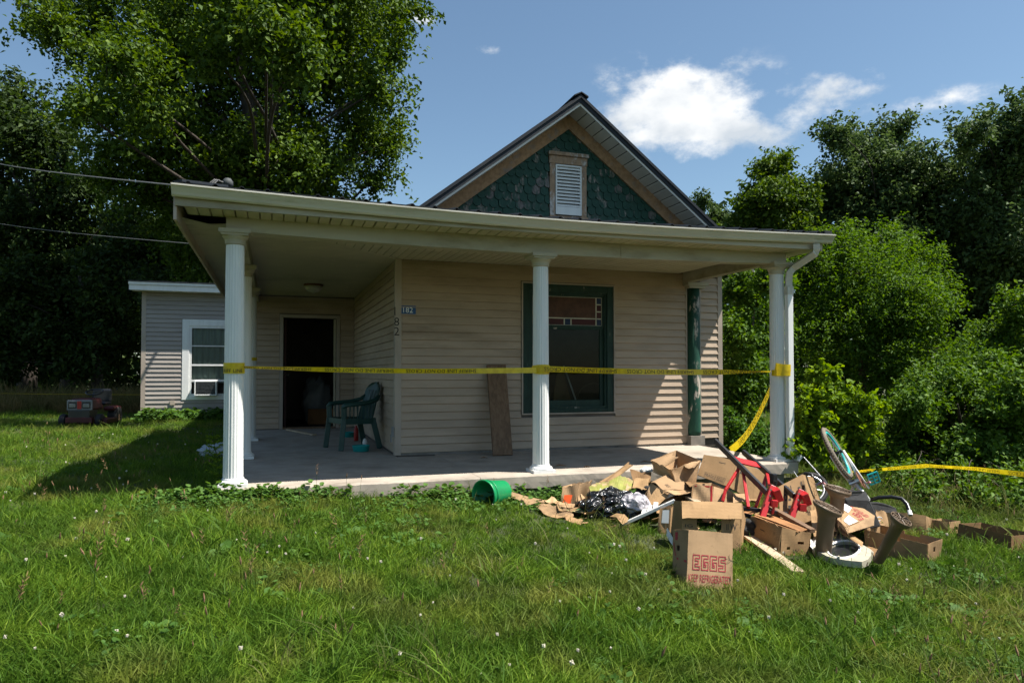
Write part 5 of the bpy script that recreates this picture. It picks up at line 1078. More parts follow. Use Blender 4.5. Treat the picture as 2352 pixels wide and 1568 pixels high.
sheets = [('flattened_carton', 'pale flat board beside the taped box, behind the red legs', [(2886, 1946, 6.35), (2944, 1941, 6.4), (2955, 1973, 6.15), (2887, 1977, 6.1)], 'card2', .006, ()),
  ('flattened_carton', 'tan board lying under the large tipped box', [(2690, 1895, 6.9), (2790, 1900, 7.0), (2800, 1925, 6.6), (2715, 1915, 6.5)], 'card3', .01, ('top',)),
  ('flattened_carton', 'long creased flap lying from the green bin toward the heap', [(1994, 1941, 6.85), (2162, 1990, 6.75), (2075, 2000, 6.62), (2012, 1968, 6.75)], 'card2', .012, ('right',)),
  ('flattened_carton', 'curled pale sheet nearest the lawn, left of the black bag', [(2107, 2003, 6.62), (2200, 1994, 6.66), (2262, 2046, 6.25), (2140, 2036, 6.35)], 'card2', .02, ('bottom', 'right')),
  ('flattened_carton', 'flat sheet stacked under the orange labelled box', [(2195, 1986, 6.7), (2290, 1998, 6.6), (2255, 2018, 6.45), (2205, 2008, 6.5)], 'card2', .01, ('top',)),
  ('flattened_carton', 'lower of the two flat sheets under the orange labelled box', [(2190, 1998, 6.65), (2292, 2006, 6.5), (2250, 2026, 6.35), (2200, 2020, 6.42)], 'card', .01, ()),
  ('printed_carton_sheet', 'green printed sheet lying just left of the black bag', [(2231, 2025, 6.4), (2294, 2031, 6.3), (2318, 2006, 6.55), (2290, 2003, 6.6)], 'cardteal', .005, ()),
  ('crumpled_carton', 'small crumpled pale flap standing beside the green bin sheet', [(2145, 1990, 6.7), (2190, 2000, 6.6), (2210, 1985, 6.7), (2172, 1965, 6.8)], 'card2', .02, ('top', 'right')),
  ('torn_carton', 'torn brown scrap between the orange label and the black bag', [(2275, 1990, 6.6), (2310, 2005, 6.5), (2300, 1965, 6.65), (2280, 1955, 6.7)], 'card2', .015, ('top', 'right')),
  ('torn_carton', 'pale torn scrap behind the black bag', [(2305, 1995, 6.62), (2340, 2002, 6.55), (2347, 1985, 6.68), (2330, 1973, 6.7)], 'card2', .012, ('top', 'right')),
  ('long_carton', 'long tan carton side leaning on the porch edge', [(2360, 1896, 7.05), (2405, 1899, 6.95), (2490, 1834, 7.15), (2471, 1820, 7.3)], 'card', .012, ('top',)),
  ('dark_carton', 'dark open carton side behind the green printed one', [(2480, 1850, 7.15), (2565, 1862, 7.0), (2560, 1900, 6.8), (2500, 1912, 6.75)], 'card3', .015, ('top',)),
  ('torn_carton', 'torn tan carton flap right of the green printed carton', [(2500, 1880, 6.9), (2560, 1888, 6.8), (2545, 1922, 6.62), (2490, 1922, 6.7)], 'card', .012, ('right', 'top')),
  ('flattened_carton', 'long flat sheet in the grass left of the EGGS box', [(2420, 2126, 5.95), (2655, 2126, 5.9), (2660, 2160, 5.55), (2470, 2158, 5.6)], 'card2', .012, ('left',)),
  ('torn_carton', 'flat brown scrap right of the flap box on the ground', [(2910, 2130, 5.9), (2960, 2140, 5.8), (2950, 2165, 5.5), (2915, 2170, 5.5)], 'card3', .012, ('top', 'right')),
  ('corrugated_scrap', 'orange scrap of board wedged under the black crossbar', [(2925, 2012, 6.2), (2975, 1993, 6.3), (2998, 2010, 6.2), (2945, 2030, 6.0)], 'cardorange', .006, ()),
  ('leaning_carton', 'tan box side leaning below the second egg box', [(3293, 2061, 5.9), (3306, 2095, 5.75), (3396, 2152, 5.35), (3396, 2130, 5.45)], 'card', .006, ())]
for (nm, lab, q, m, wp, tr) in sheets:
    pn = PN(*[P(*x)+Vector((0, 0, .03 if x[0] < 2330 else 0)) for x in q], warp=wp); o = pn.build(nm, m, None, 9, 7, tear=tr, rag=.06); tag(o, lab, 'cardboard')
for k in range(5):
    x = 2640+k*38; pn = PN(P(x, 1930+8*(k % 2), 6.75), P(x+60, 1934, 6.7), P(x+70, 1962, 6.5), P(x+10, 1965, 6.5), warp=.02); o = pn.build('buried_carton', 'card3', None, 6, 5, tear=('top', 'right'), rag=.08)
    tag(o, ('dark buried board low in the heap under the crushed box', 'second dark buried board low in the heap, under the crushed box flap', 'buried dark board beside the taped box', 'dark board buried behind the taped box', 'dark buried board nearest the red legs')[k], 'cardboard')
# orange label carton
rt, W = carton('orange_label_box', 'collapsed box with an orange label at the left of the heap', [P(2209, 1986, 6.75), P(2263, 1993, 6.65), P(2310, 1965, 6.95), P(2260, 1960, 7.0)], [P(2216, 1914, 6.85), P(2284, 1906, 6.75), P(2332, 1892, 7.0), P(2250, 1905, 7.05)], 'card2', warp=.012, tear=(0, 1, 2), res=8)
W[0].rect(.17, .68, .06, .52, 'label_orange', 'label', rt); W[0].text('HANDLE', .25, .6, .2, .28, 'ink_black', rt); W[0].text('WITH CARE', .25, .6, .33, .4, 'ink_black', rt)
# yellow green printed carton, folded in three
rt = thing('green_printed_box', P(2400, 1930, 6.8), 'flattened yellow green fruit box curving over the heap behind the black bag', 'box')
tops = [(2318, 1917, 6.72), (2350, 1898, 6.8), (2399, 1894, 6.82), (2440, 1872, 6.9), (2475, 1880, 6.9), (2500, 1896, 6.9)]; bots = [(2332, 1950, 6.58), (2355, 1962, 6.55), (2395, 1960, 6.55), (2425, 1952, 6.6), (2460, 1940, 6.65), (2492, 1918, 6.75)]
for i in range(5):
    pn = PN(P(*bots[i]), P(*bots[i+1]), P(*tops[i+1]), P(*tops[i]), warp=.006); pn.build('fold_panel', 'cardgreen', rt, 5, 6, tear=('top', 'bottom'), rag=.03)
    if i == 1: pn.text('fruta', .2, .9, .35, .6, 'paper', rt)
# egg box number two
rt, W = carton('second_egg_box', 'tilted box with red egg print and two white papers, beside the brown legs',
    [P(3300, 2062, 5.72), P(3338, 2100, 5.55), P(3440, 2068, 5.6), P(3400, 2010, 6.0)], [P(3297, 2044, 5.75), P(3331, 2077, 5.6), P(3444, 2029, 5.7), P(3318, 1950, 6.15)], 'card2', warp=.003, lid=True, res=8)
L = W['lid']  # corners: left, front, right, back
L.text('KEEP REFRIGERATED', .22, .30, .12, .88, 'ink_red', rt) if False else None
def lid_text(txt, o, ex, ey, m):
    v, f_, w = text_mesh(txt); L.map2d([(o[0]+ex[0]*x/w+ey[0]*y, o[1]+ex[1]*x/w+ey[1]*y) for x, y in v], f_, m, 'printed_lettering', rt)
lid_text('KEEP REFRIGERATED', (.97, .86), (-.62, -.06), (-.01, -.13), 'ink_red'); lid_text('Eggs', (.98, .70), (-.42, -.02), (0, -.2), 'ink_red')
L.rect(.02, .42, .48, .74, 'paper', 'paper_sheet', rt, .006); L.rect(.5, .98, .12, .42, 'paper', 'paper_sheet', rt, .006)
# open trays at the right
rt, W = carton('handled_tray_box', 'open brown tray box with dipped handle sides at the right of the heap',
    [G(3410, 2172), G(3650, 2228), G(3702, 2200), G(3470, 2140)], [P(3404, 2083, gdepth(3410, 2172)+.03), P(3652, 2142, gdepth(3650, 2228)+.03), P(3710, 2121, gdepth(3702, 2200)+.03), P(3463, 2065, gdepth(3470, 2140)+.02)], 'card', warp=.004, res=12, holes={1: ((.42, .58, .5, .72),), 0: ((.35, .62, .84, 1.1),), 2: ((.35, .62, .84, 1.1),)})
rt, W = carton('back_tray_box', 'upright brown box side behind the dark stand at the right', [G(3462, 2092), G(3645, 2112), G(3665, 2098), G(3485, 2078)], [P(3446, 2008, gdepth(3462, 2092)+.04), P(3645, 2030, gdepth(3645, 2112)+.04), P(3668, 2040, gdepth(3665, 2098)+.04), P(3475, 2024, gdepth(3485, 2078)+.03)], 'card', warp=.005, res=8, tear=(0,))
rt, W = carton('edge_tray_box', 'long brown tray box in the grass at the right edge of the picture', [G(3771, 2132), G(3978, 2188), G(4075, 2174), G(3858, 2118)], [P(3777, 2060, gdepth(3771, 2132)+.02), P(3983, 2109, gdepth(3978, 2188)+.02), P(4080, 2102, gdepth(4075, 2174)+.02), P(3864, 2056, gdepth(3858, 2118)+.02)], 'card3', warp=.004, res=10, holes={0: ((.28, .36, .12, .28),)})
W[0].rect(.42, .58, .68, .72, 'ink_black', 'slot_mark', rt)
rt, W = carton('small_tray_box', 'small brown tray box just left of the long tray at the right edge', [G(3660, 2096), G(3737, 2106), G(3780, 2094), G(3705, 2084)], [P(3660, 2044, gdepth(3660, 2096)+.02), P(3735, 2054, gdepth(3737, 2106)+.02), P(3782, 2050, gdepth(3780, 2094)+.02), P(3706, 2040, gdepth(3705, 2084)+.02)], 'card', warp=.004, holes={1: ((.4, .7, .3, .6),)})
# boards
a, b = P(2912, 2090, 6.0), P(3148, 2246, 4.9)
for q in (a, b): q.z = float(ground_z(q.x, q.y))+.05
b.z -= .02; mb = MB(); mb.bar(a, b, .085, .022); o = mb.build('plywood_strip', MT['paleplank'], None, bevel=.002); tag(o, 'long pale plywood strip slanting down into the grass from the flap box', 'board')
a, b = P(2702, 1950, 6.6), P(2760, 1985, 6.1); mb = MB(); mb.bar(a, b, .06, .02); o = mb.build('plywood_scrap', MT['paleplank'], None); tag(o, 'short grey plywood scrap above the flap box', 'board')
a, b = P(3020, 1990, 6.1), P(3200, 2090, 5.6); mb = MB(); mb.bar(a, b, .05, .03); o = mb.build('dark_batten', MT['plank'], None); tag(o, 'dark wooden batten lying behind the torn tray box', 'board')
# bags
def bag(name, c, rx, ry, rz, m, lab, seed, amp, freq):
    mb = MB(); mb.grid(bagf(c, rx, ry, rz, seed, amp, freq=freq), 90, 54); o = mb.build(name, MT[m], None, smooth=True); tag(o, lab, 'bag'); return o
p = P(2395, 2015, 6.5); bag('black_trash_bag', (p.x, p.y, float(ground_z(p.x, p.y))+.12), .25, .2, .14, 'blackbag', 'shiny black trash bag slumped on the grass in front of the heap', 3, .2, 3.0)
p = P(2402, 1955, 6.6); bag('black_trash_bag', (p.x, p.y, p.z), .085, .08, .075, 'blackbag', 'knotted black bag top standing above the slumped black bag', 8, .25, 3)
p = P(2475, 2018, 6.45); bag('black_trash_bag', (p.x, p.y, float(ground_z(p.x, p.y))+.09), .13, .14, .10, 'blackbag', 'black bag under the grey bag', 12, .22, 3)
p = P(2482, 1978, 6.5); bag('grey_trash_bag', (p.x-.02, p.y-.12, p.z+.015), .125, .11, .09, 'greybag', 'translucent grey bag resting on the black trash bags', 21, .12, 3)
p = P(2545, 1850, 7.1); mb = MB(); mb.grid(bagf((p.x, p.y, p.z), .06, .05, .03, 2, .2), 20, 12); o = mb.build('crumpled_paper', MT['paper'], None); tag(o, 'crumpled white paper beside the open top box', 'paper')
# white slatted rail
rk = thing('white_slatted_rail', P(2550, 2025, 6.2), 'white slatted rail poking out of the heap beside the flap box', 'rail')
r0, r1 = P(2446, 2066, 6.1), P(2657, 1970, 6.05); s0_, s1_ = P(2458, 2026, 6.5), P(2655, 1942, 6.45)
mb = MB(); mb.bar(r0, r1, .03, .028); mb.build('rail', MT['whitepaint'], rk, bevel=.004); mb = MB(); mb.bar(s0_, s1_, .03, .028); mb.build('rail', MT['whitepaint'], rk, bevel=.004)
for k in range(3): t = .42+k*.11; mb = MB(); mb.bar(r0.lerp(r1, t), s0_.lerp(s1_, t), .04, .012); mb.build('slat', MT['whitepaint'], rk)
# green bin on its side
c0 = G(1945, 1990); c0 = P(1945, 1965, gdepth(1945, 1992)+.02); c0.z = float(ground_z(c0.x, c0.y))+.12; gb = thing('green_bin', c0, 'bright green plastic bin lying on its side at the left end of the heap', 'bin')
axis = (P(1900, 1968, 6.75)-P(1985, 1955, 7.0)).normalized(); axis.z = 0; axis.normalize(); Mq = axis.to_track_quat('Z', 'Y').to_matrix()
mb = MB(); mb.lathe([(.001, -.14), (.098, -.14), (.106, -.135), (.133, .13), (.142, .132), (.144, .155), (.138, .157), (.127, .15), (.102, -.125), (.001, -.128)], c0, 40, Mq, cap=False); mb.build('body', MT['greenplastic'], gb, smooth=True)
mb = MB(); mb.lathe([(.130, .085), (.138, .087), (.138, .097), (.131, .099)], c0, 40, Mq, cap=False); mb.build('rim_band', MT['greenplastic'], gb, smooth=True)
# --- folding workbench, overturned
wbn = thing('folding_workbench', P(3010, 2000, 6.0), 'red and black folding workbench lying overturned on the heap', 'workbench')
def wb_(name, a, b, w, h, m, parent=None, bevel=.004, upv=(0, 0, 1)): mb = MB(); mb.bar(a, b, w, h, upv); return mb.build(name, MT[m], parent or wbn, bevel=bevel)
A0, A1_ = P(2815, 1734, 6.75), P(3022, 1942, 5.98); B0, B1 = P(2926, 1778, 6.95), P(3126, 1952, 6.1)
wb_('rail', A0, A1_, .028, .05, 'blackpaint'); wb_('rail', B0, B1, .028, .05, 'blackpaint')
pl = PN(P(2890, 1797, 6.52), P(2990, 1824, 6.72), P(3008, 1844, 6.63), P(2907, 1822, 6.42), warp=.003); pl.build('cross_plate', 'redpaint', wbn, 6, 3, th=.012)
wb_('folding_leg', P(2914, 1836, 6.4), P(2856, 1930, 6.2), .022, .026, 'redpaint'); wb_('folding_leg', P(2856, 1930, 6.2), P(2845, 1974, 6.15), .022, .026, 'redpaint'); wb_('folding_leg', P(2925, 1852, 6.36), P(2947, 1998, 5.95), .026, .03, 'redpaint')
wb_('folding_leg', P(3022, 1860, 6.55), P(3002, 1925, 6.4), .024, .028, 'redpaint'); wb_('folding_leg', P(3002, 1925, 6.4), P(2976, 1995, 6.25), .022, .026, 'redpaint'); wb_('folding_leg', P(3020, 1864, 6.52), P(3032, 1922, 6.05), .024, .028, 'redpaint')
wb_('crossbar', P(2922, 1999, 5.98), P(3100, 2022, 5.95), .03, .03, 'blackpaint')
for k, (dx, dy, dd) in enumerate(((0, 0, 0), (111, 16, .12))):
    a, b = P(3040+dx, 1915+dy, 5.97+dd), P(2997+dx, 2044+dy, 5.85+dd); ps = wb_('post', a, b, .075, .045, 'redpaint', upv=Vector(RT))
    q = P(3058+dx, 1948+dy, 5.92+dd); mb = MB(); mb.bar(q+Vector((-.02, 0, .055)), q+Vector((.02, 0, -.045)), .095, .06, Vector(RT)); mb.build('clamp_block', MT['redpaint'], ps, bevel=.006)
    q = P(3047+dx, 1980+dy, 5.88+dd); mb = MB(); mb.bar(q+Vector((0, 0, .03)), q+Vector((-.005, 0, -.03)), .07, .055, Vector(RT)); mb.bar(q+Vector((0, 0, -.03)), q+Vector((-.015, 0, -.09)) if k == 0 else q+Vector((0, 0, -.035)), .022, .02, Vector(RT)); mb.build('clamp_cup', MT['redpaint'], ps, bevel=.008)
    q = P(3052+dx, 1906+dy, 5.95+dd); mb = MB(); mb.tube([q+Vector((0, 0, -.03)), q+Vector((0, 0, .03))], [.012, .014], 10); mb.build('clamp_knob', MT['blackplastic'], ps)
    for (bx, by) in ((3026, 1927), (3022, 1950), (3006, 2010)):
        q = P(bx+8+dx, by+dy, 5.86+dd); mb = MB(); mb.tube([q, q+Vector(-FH)*.012], .007, 8); mb.build('bolt', MT['chrome'], ps)
q = P(3046, 1884, 6.1); mb = MB(); mb.box(q, (.05, .05, .09)); mb.build('hinge_block', MT['blackplastic'], wbn, bevel=.008)
# --- overturned brown legged table
tb = thing('overturned_table', P(3320, 2160, 5.35), 'cream tabletop lying upside down with three brown flared legs sticking up', 'table')
gz_ = float(ground_z(4.6, -2.0)); tz = gz_+.055
def onz(sx, sy, z): return on(sx/1.7142857, sy/1.7142857, Z=z)
outl = [onz(*q, tz) for q in ((3191, 2112), (3296, 2100), (3345, 2115), (3442, 2168), (3410, 2212), (3330, 2204), (3265, 2192), (3200, 2160))]
oc = onz(3322, 2160, tz); hole = []
e1 = onz(3383, 2166, tz)-oc; e2 = onz(3340, 2128, tz)-oc
for i in range(28): a_ = 2*math.pi*i/28; hole.append(oc+e1*math.cos(a_)+e2*math.sin(a_))
# ring between outline and hole
nO = 56; per = []
tot = [(outl[(i+1) % 8]-outl[i]).length for i in range(8)]; S_ = sum(tot)
def outp(s):
    s = s % S_
    for i in range(8):
        if s <= tot[i]: return outl[i].lerp(outl[(i+1) % 8], s/tot[i])
        s -= tot[i]
    return outl[0]
mb = MB(); op = []
for i in range(28):
    dv = (hole[i]-oc).normalized(); best = max((outp(S_*k/200) for k in range(200)), key=lambda q: (q-oc).normalized().dot(dv)); op.append(best)
dn = Vector((0, 0, -.045)); vv = hole+op+[q+dn for q in hole]+[q+dn for q in op]; ff = []
for i in range(28): j = (i+1) % 28; ff += [(i, j, 28+j, 28+i), (28+i, 28+j, 84+j, 84+i), (i, 56+i, 56+j, j)]
mb.add(vv, ff); mb.build('tabletop', MT['cream'], tb)
mb = MB(); mb.add([q+Vector((0, 0, -.03)) for q in hole], [tuple(range(28))]); mb.build('hollow_underside', MT['blackplastic'], tb)
mb = MB(); mb.tube(hole+[hole[0]], .008, 6, cap=False); mb.build('inner_rim', MT['paper'], tb)
for k in range(4): mb = MB(); a_ = op[3+k*6]; h_ = hole[3+k*6]; mb.bar(a_+Vector((0, 0, .008)), h_+Vector((0, 0, .008)), .012, .016); mb.build('rib', MT['cream'], tb)
def leg(bot, top, rb, rt_, tiltn):
    """hollow resin leg: oval stem, flared foot with ribs"""
    bot, top = Vector(bot), Vector(top); ax = (top-bot).normalized(); Lg = (top-bot).length; x = Vector(RT) - ax*Vector(RT).dot(ax); x.normalize(); y = ax.cross(x)
    prof = [(rb*.96, 0), (rb*.98, .15), (rb*1.0, .4), (rb*1.02, .62), (rb*1.05, .78), (rb*1.14, .84), (rt_*.80, .885), (rt_*.95, .92), (rt_, .95), (rt_*1.0, .995), (rt_*.96, 1.0), (rt_*.93, .96), (rb*1.1, .90)]
    mb = MB(); n = 32; vv = []
    for r, t in prof:
        for i in range(n):
            a_ = 2*math.pi*i/n; sh = (t > .85)*tiltn*math.cos(a_)*r; vv.append(bot+ax*(Lg*t+sh)+x*math.cos(a_)*r+y*math.sin(a_)*r*.72)
    ff = [(i*n+k, i*n+(k+1) % n, (i+1)*n+(k+1) % n, (i+1)*n+k) for i in range(len(prof)-1) for k in range(n)]+[tuple((len(prof)-1)*n+k for k in range(n))]
    mb.add(vv, ff); lg = mb.build('leg', MT['brownplastic'], tb, smooth=True)
    def F(a_, r): return bot+ax*(Lg*.985+tiltn*math.cos(a_)*r)+x*math.cos(a_)*r+y*math.sin(a_)*r*.72
    for r in (rt_*.5, rt_*.72):
        mb = MB(); mb.tube([F(2*math.pi*i/24, r) for i in range(25)], .0035, 4, cap=False); mb.build('foot_rib', MT['brownplastic'], lg)
    for i in range(8): a_ = math.pi*2*i/8; mb = MB(); mb.bar(F(a_, .01), F(a_, rt_*.93), .004, .012, ax); mb.build('foot_rib', MT['brownplastic'], lg)
leg(P(3240, 2184, 5.36), P(3259, 1992, 5.24), .062, .108, -.45); leg(P(3292, 2105, 5.9), P(3299, 1922, 5.80), .055, .108, -.3); leg(P(3458, 2206, 5.12), P(3550, 2040, 4.86), .043, .080, -.38)
# --- dark carpeted cabinet
rt = thing('speaker_cabinet', P(3400, 2040, 6.0), 'black carpet covered cabinet tipped behind the second egg box', 'cabinet')
b = [P(3370, 2095, 5.75), P(3470, 2072, 5.75), P(3455, 2040, 6.2), P(3350, 2060, 6.25)]; t = [P(3325, 1965, 6.0), P(3423, 1970, 5.85), P(3408, 1932, 6.3), P(3325, 1925, 6.4)]
mb = MB(); mb.add(b+t, [(0, 1, 2, 3), (4, 5, 6, 7), (0, 1, 5, 4), (1, 2, 6, 5), (2, 3, 7, 6), (3, 0, 4, 7)]); mb.build('cabinet_body', MT['carpet'], rt, bevel=.012)
mb = MB(); q = ctr([t[0], t[1], t[2], t[3]]); mb.bar(q+Vector((-.06, 0, .02)), q+Vector((.06, 0, .02)), .02, .02); mb.build('carry_handle', MT['blackplastic'], rt)
# --- bicycle, upside down in the heap
bk = thing('white_bicycle', P(3400, 1900, 6.5), 'white child bicycle thrown upside down with its teal rimmed wheel in the air', 'bicycle')
R3, U_ = Vector(RT), Vector((0, 0, 1)); Fv = Vector(FH)
wc = P(3295, 1783, 6.55); la = (R3*.53-U_*.85).normalized(); img = (R3*.85+U_*.53).normalized(); lb = (Fv*.88+img*.46).normalized(); wn_ = la.cross(lb).normalized()
def wheel(c, la, lb, r, parent, tyre_m, rim_m, tr=.022, spokes=20, name='wheel'):
    wn_ = la.cross(lb).normalized(); C = lambda a_, rr: c+la*math.cos(a_)*rr+lb*math.sin(a_)*rr
    mb = MB(); mb.tube([C(2*math.pi*i/48, r) for i in range(49)], tr, 10, cap=False)
    for i in range(60): a_ = 2*math.pi*i/60; mb.box(C(a_, r+tr*.93), (.012, .012, .012), Matrix((la*math.cos(a_)+lb*math.sin(a_), -la*math.sin(a_)+lb*math.cos(a_), wn_)).transposed())
    ty = mb.build('tyre', MT[tyre_m], parent, smooth=True)
    mb = MB(); mb.tube([C(2*math.pi*i/40, r-tr-.006) for i in range(41)], .014, 8, cap=False); mb.build('rim', MT[rim_m], ty, smooth=True)
    mb = MB(); mb.tube([c-wn_*.05, c+wn_*.05], .016, 12); mb.build('hub', MT['blackplastic'], ty)
    mb = MB()
    for i in range(spokes): a_ = 2*math.pi*i/spokes; mb.tube([c+wn_*(.03 if i % 2 else -.03), C(a_, r-tr-.01)], .0013, 4)
    mb.build('spokes', MT['chrome'], ty); return ty
wheel(wc, la, lb, .235, bk, 'rubber', 'rimteal')
bb = P(3366, 1898, 6.45); fr = MB()
for s in (-1, 1): fr.tube([wc+wn_*.06*s, wc.lerp(bb, .6)+wn_*.055*s, bb+wn_*.035*s], .011, 8)
s2 = P(3420, 1965, 6.3); fr.tube([bb, s2], .016, 10); fr.tube([bb, P(3345, 1960, 6.6)], .016, 10); hd = P(3300, 2010, 6.7); fr.tube([s2, hd], .016, 10)
for s in (-1, 1): fr.tube([wc+wn_*.062*s, P(3405, 1930, 6.4)+wn_*.04*s], .009, 8)
fr.build('frame', MT['whitepaint'], bk, smooth=True)
mb = MB(); mb.tube([bb-wn_*.045, bb+wn_*.045], .028, 14); mb.build('bottom_bracket', MT['chrome'], bk)
mb = MB(); cr_c = bb+wn_*.055 if wn_.dot(R3) > 0 else bb-wn_*.055; Mx = wn_.to_track_quat('Z', 'Y').to_matrix(); mb.lathe([(.03, -.002), (.08, -.002), (.085, 0), (.08, .002), (.03, .002)], cr_c, 32, Mx); mb.build('chainring', MT['rust'], bk)
pd = P(3440, 1882, 6.38); mb = MB(); mb.tube([cr_c, P(3408, 1902, 6.42), pd+Vector((-.04, 0, -.03))], .009, 8); mb.build('crank', MT['pink'], bk)
pe = MB(); px_ = (R3*.9+U_*.35).normalized(); py_ = (U_*.9-R3*.3).normalized()
for t in (-.045, -.015, .015, .045): pe.bar(pd+py_*t-px_*.048, pd+py_*t+px_*.048, .02, .009, py_)
for t in (-.045, 0, .045): pe.bar(pd+px_*t-py_*.045, pd+px_*t+py_*.045, .022, .010, px_)
pe.build('pedal', MT['teal'], bk)
# second, pink and black bicycle mostly buried
bk2 = thing('pink_bicycle', P(3215, 1900, 6.9), 'small pink and black bicycle half buried behind the tilted printed box', 'bicycle')
c2 = P(3190, 1925, 6.95); wheel(c2, (R3*.9+U_*.2).normalized(), (U_*.75+Fv*.6).normalized(), .16, bk2, 'blackrubber', 'chrome', .02, 16)
mb = MB(); mb.tube([P(3185, 1908, 6.85), P(3225, 1906, 6.8), P(3243, 1897, 6.75), P(3250, 1910, 6.72)], .012, 8); mb.build('frame', MT['pink'], bk2, smooth=True)
mb = MB(); mb.tube([P(3110, 1893, 7.1), P(3145, 1880, 7.05), P(3172, 1862, 7.0), P(3195, 1868, 6.95), P(3212, 1895, 6.9)], .016, 8); mb.build('mudguard', MT['blackplastic'], bk2, smooth=True)
mb = MB(); c_ = P(3232, 1930, 6.8); mb.tube([c_+R3*.05*math.cos(a_)+U_*.08*math.sin(a_) for a_ in [i*.35 for i in range(12)]], .008, 6); mb.build('handlebar', MT['chrome'], bk2)
for k, (a, b_) in enumerate((((3164, 1798, 7.0), (3235, 1878, 6.8)), ((3125, 1855, 7.0), (3142, 1880, 6.9)))):
    mb = MB(); mb.tube([P(*a), P(*b_)], .005, 6); o = mb.build('metal_rod', MT['chrome'], None); tag(o, ('long thin shiny rod sticking up beside the porch corner', 'short thin shiny rod near the porch slab corner')[k], 'rod')
# black curved tube stand
st_ = thing('black_tube_stand', P(3500, 2005, 6.2), 'black curved tube frame with padded panel right of the carpeted cabinet', 'stand')
mb = MB(); Q_ = [P(3425, 1968, 6.4), P(3460, 1958, 6.35), P(3510, 1955, 6.3), P(3550, 1962, 6.25), P(3572, 1985, 6.2), P(3580, 2010, 6.15), P(3585, 2028, 6.12)]; mb.tube(Q_, .017, 10); mb.build('tube_frame', MT['blackplastic'], st_, smooth=True)
mb = MB(); mb.tube([Q_[5], Q_[6]], .0185, 10); mb.build('tube_end_cap', MT['paper'], st_)
c_ = P(3475, 2012, 6.35); mb = MB(); poly_ = [P(3425, 2020, 6.35)]+[P(3425+105*t/10, 1978+.32*(t-2)**2*1.1, 6.4) for t in range(0, 11)]+[P(3535, 2020, 6.35)]; mb.prism(poly_, Fv*.05); mb.build('padded_panel', MT['carpet'], st_, bevel=.008)
p = P(3463, 2042, 5.9); mb = MB(); mb.tube([p+R3*.02*math.cos(a_)+U_*.016*math.sin(a_) for a_ in [i*.4 for i in range(14)]], .004, 6); o = mb.build('white_cable_loop', MT['paper'], None); tag(o, 'small loop of white cable below the carpeted cabinet', 'cable')
p = P(2935, 2055, 6.0); mb = MB(); mb.tube([p+R3*.07*math.cos(a_)+U_*.06*math.sin(a_) for a_ in [i*.3 for i in range(15)]], .018, 8); o = mb.build('black_hose', MT['blackrubber'], None, smooth=True); tag(o, 'black rubber hose loop between the flap box and the tray box', 'hose')

# loose torn scraps filling the heap: too many and too small to count
mb = MB(); rr = random.Random(5)
for i in range(90):
    sx = rr.uniform(2180, 3420); t_ = (sx-2180)/1240; sy = rr.uniform(1985, 2040)+40*t_ if rr.random() < .6 else rr.uniform(1940, 2010)+30*t_
    q = G(sx, sy+rr.uniform(20, 60)); q.z += abs(rr.gauss(0, .07))+.015; L_, W_ = rr.uniform(.04, .2), rr.uniform(.03, .11); a_ = rr.uniform(0, 6.28); e1_ = Vector((math.cos(a_), math.sin(a_), rr.uniform(-.5, .5))).normalized(); e2_ = e1_.cross(Vector((rr.uniform(-.4, .4), rr.uniform(-.4, .4), 1))).normalized(); n_ = e1_.cross(e2_)
    bend = rr.uniform(-.03, .03); b_ = len(mb.v); pts_ = []
    for s_ in (0, .004):
        for u in (-.5, 0, .5):
            for v in (-.5, .5): pts_.append(q+e1_*(u*L_+rr.uniform(-.008, .008))+e2_*(v*W_+rr.uniform(-.01, .01))+n_*(s_+bend*(1-4*u*u)))
    mb.add(pts_, [(0, 2, 3, 1), (2, 4, 5, 3), (6, 7, 9, 8), (8, 9, 11, 10), (0, 1, 7, 6), (4, 10, 11, 5), (0, 6, 8, 2), (2, 8, 10, 4), (1, 3, 9, 7), (3, 5, 11, 9)])
o = mb.build('cardboard_scraps', MT['card'], None, fix=False); tag(o, 'small torn scraps of cardboard littering the foot of the heap', None, kind='stuff')

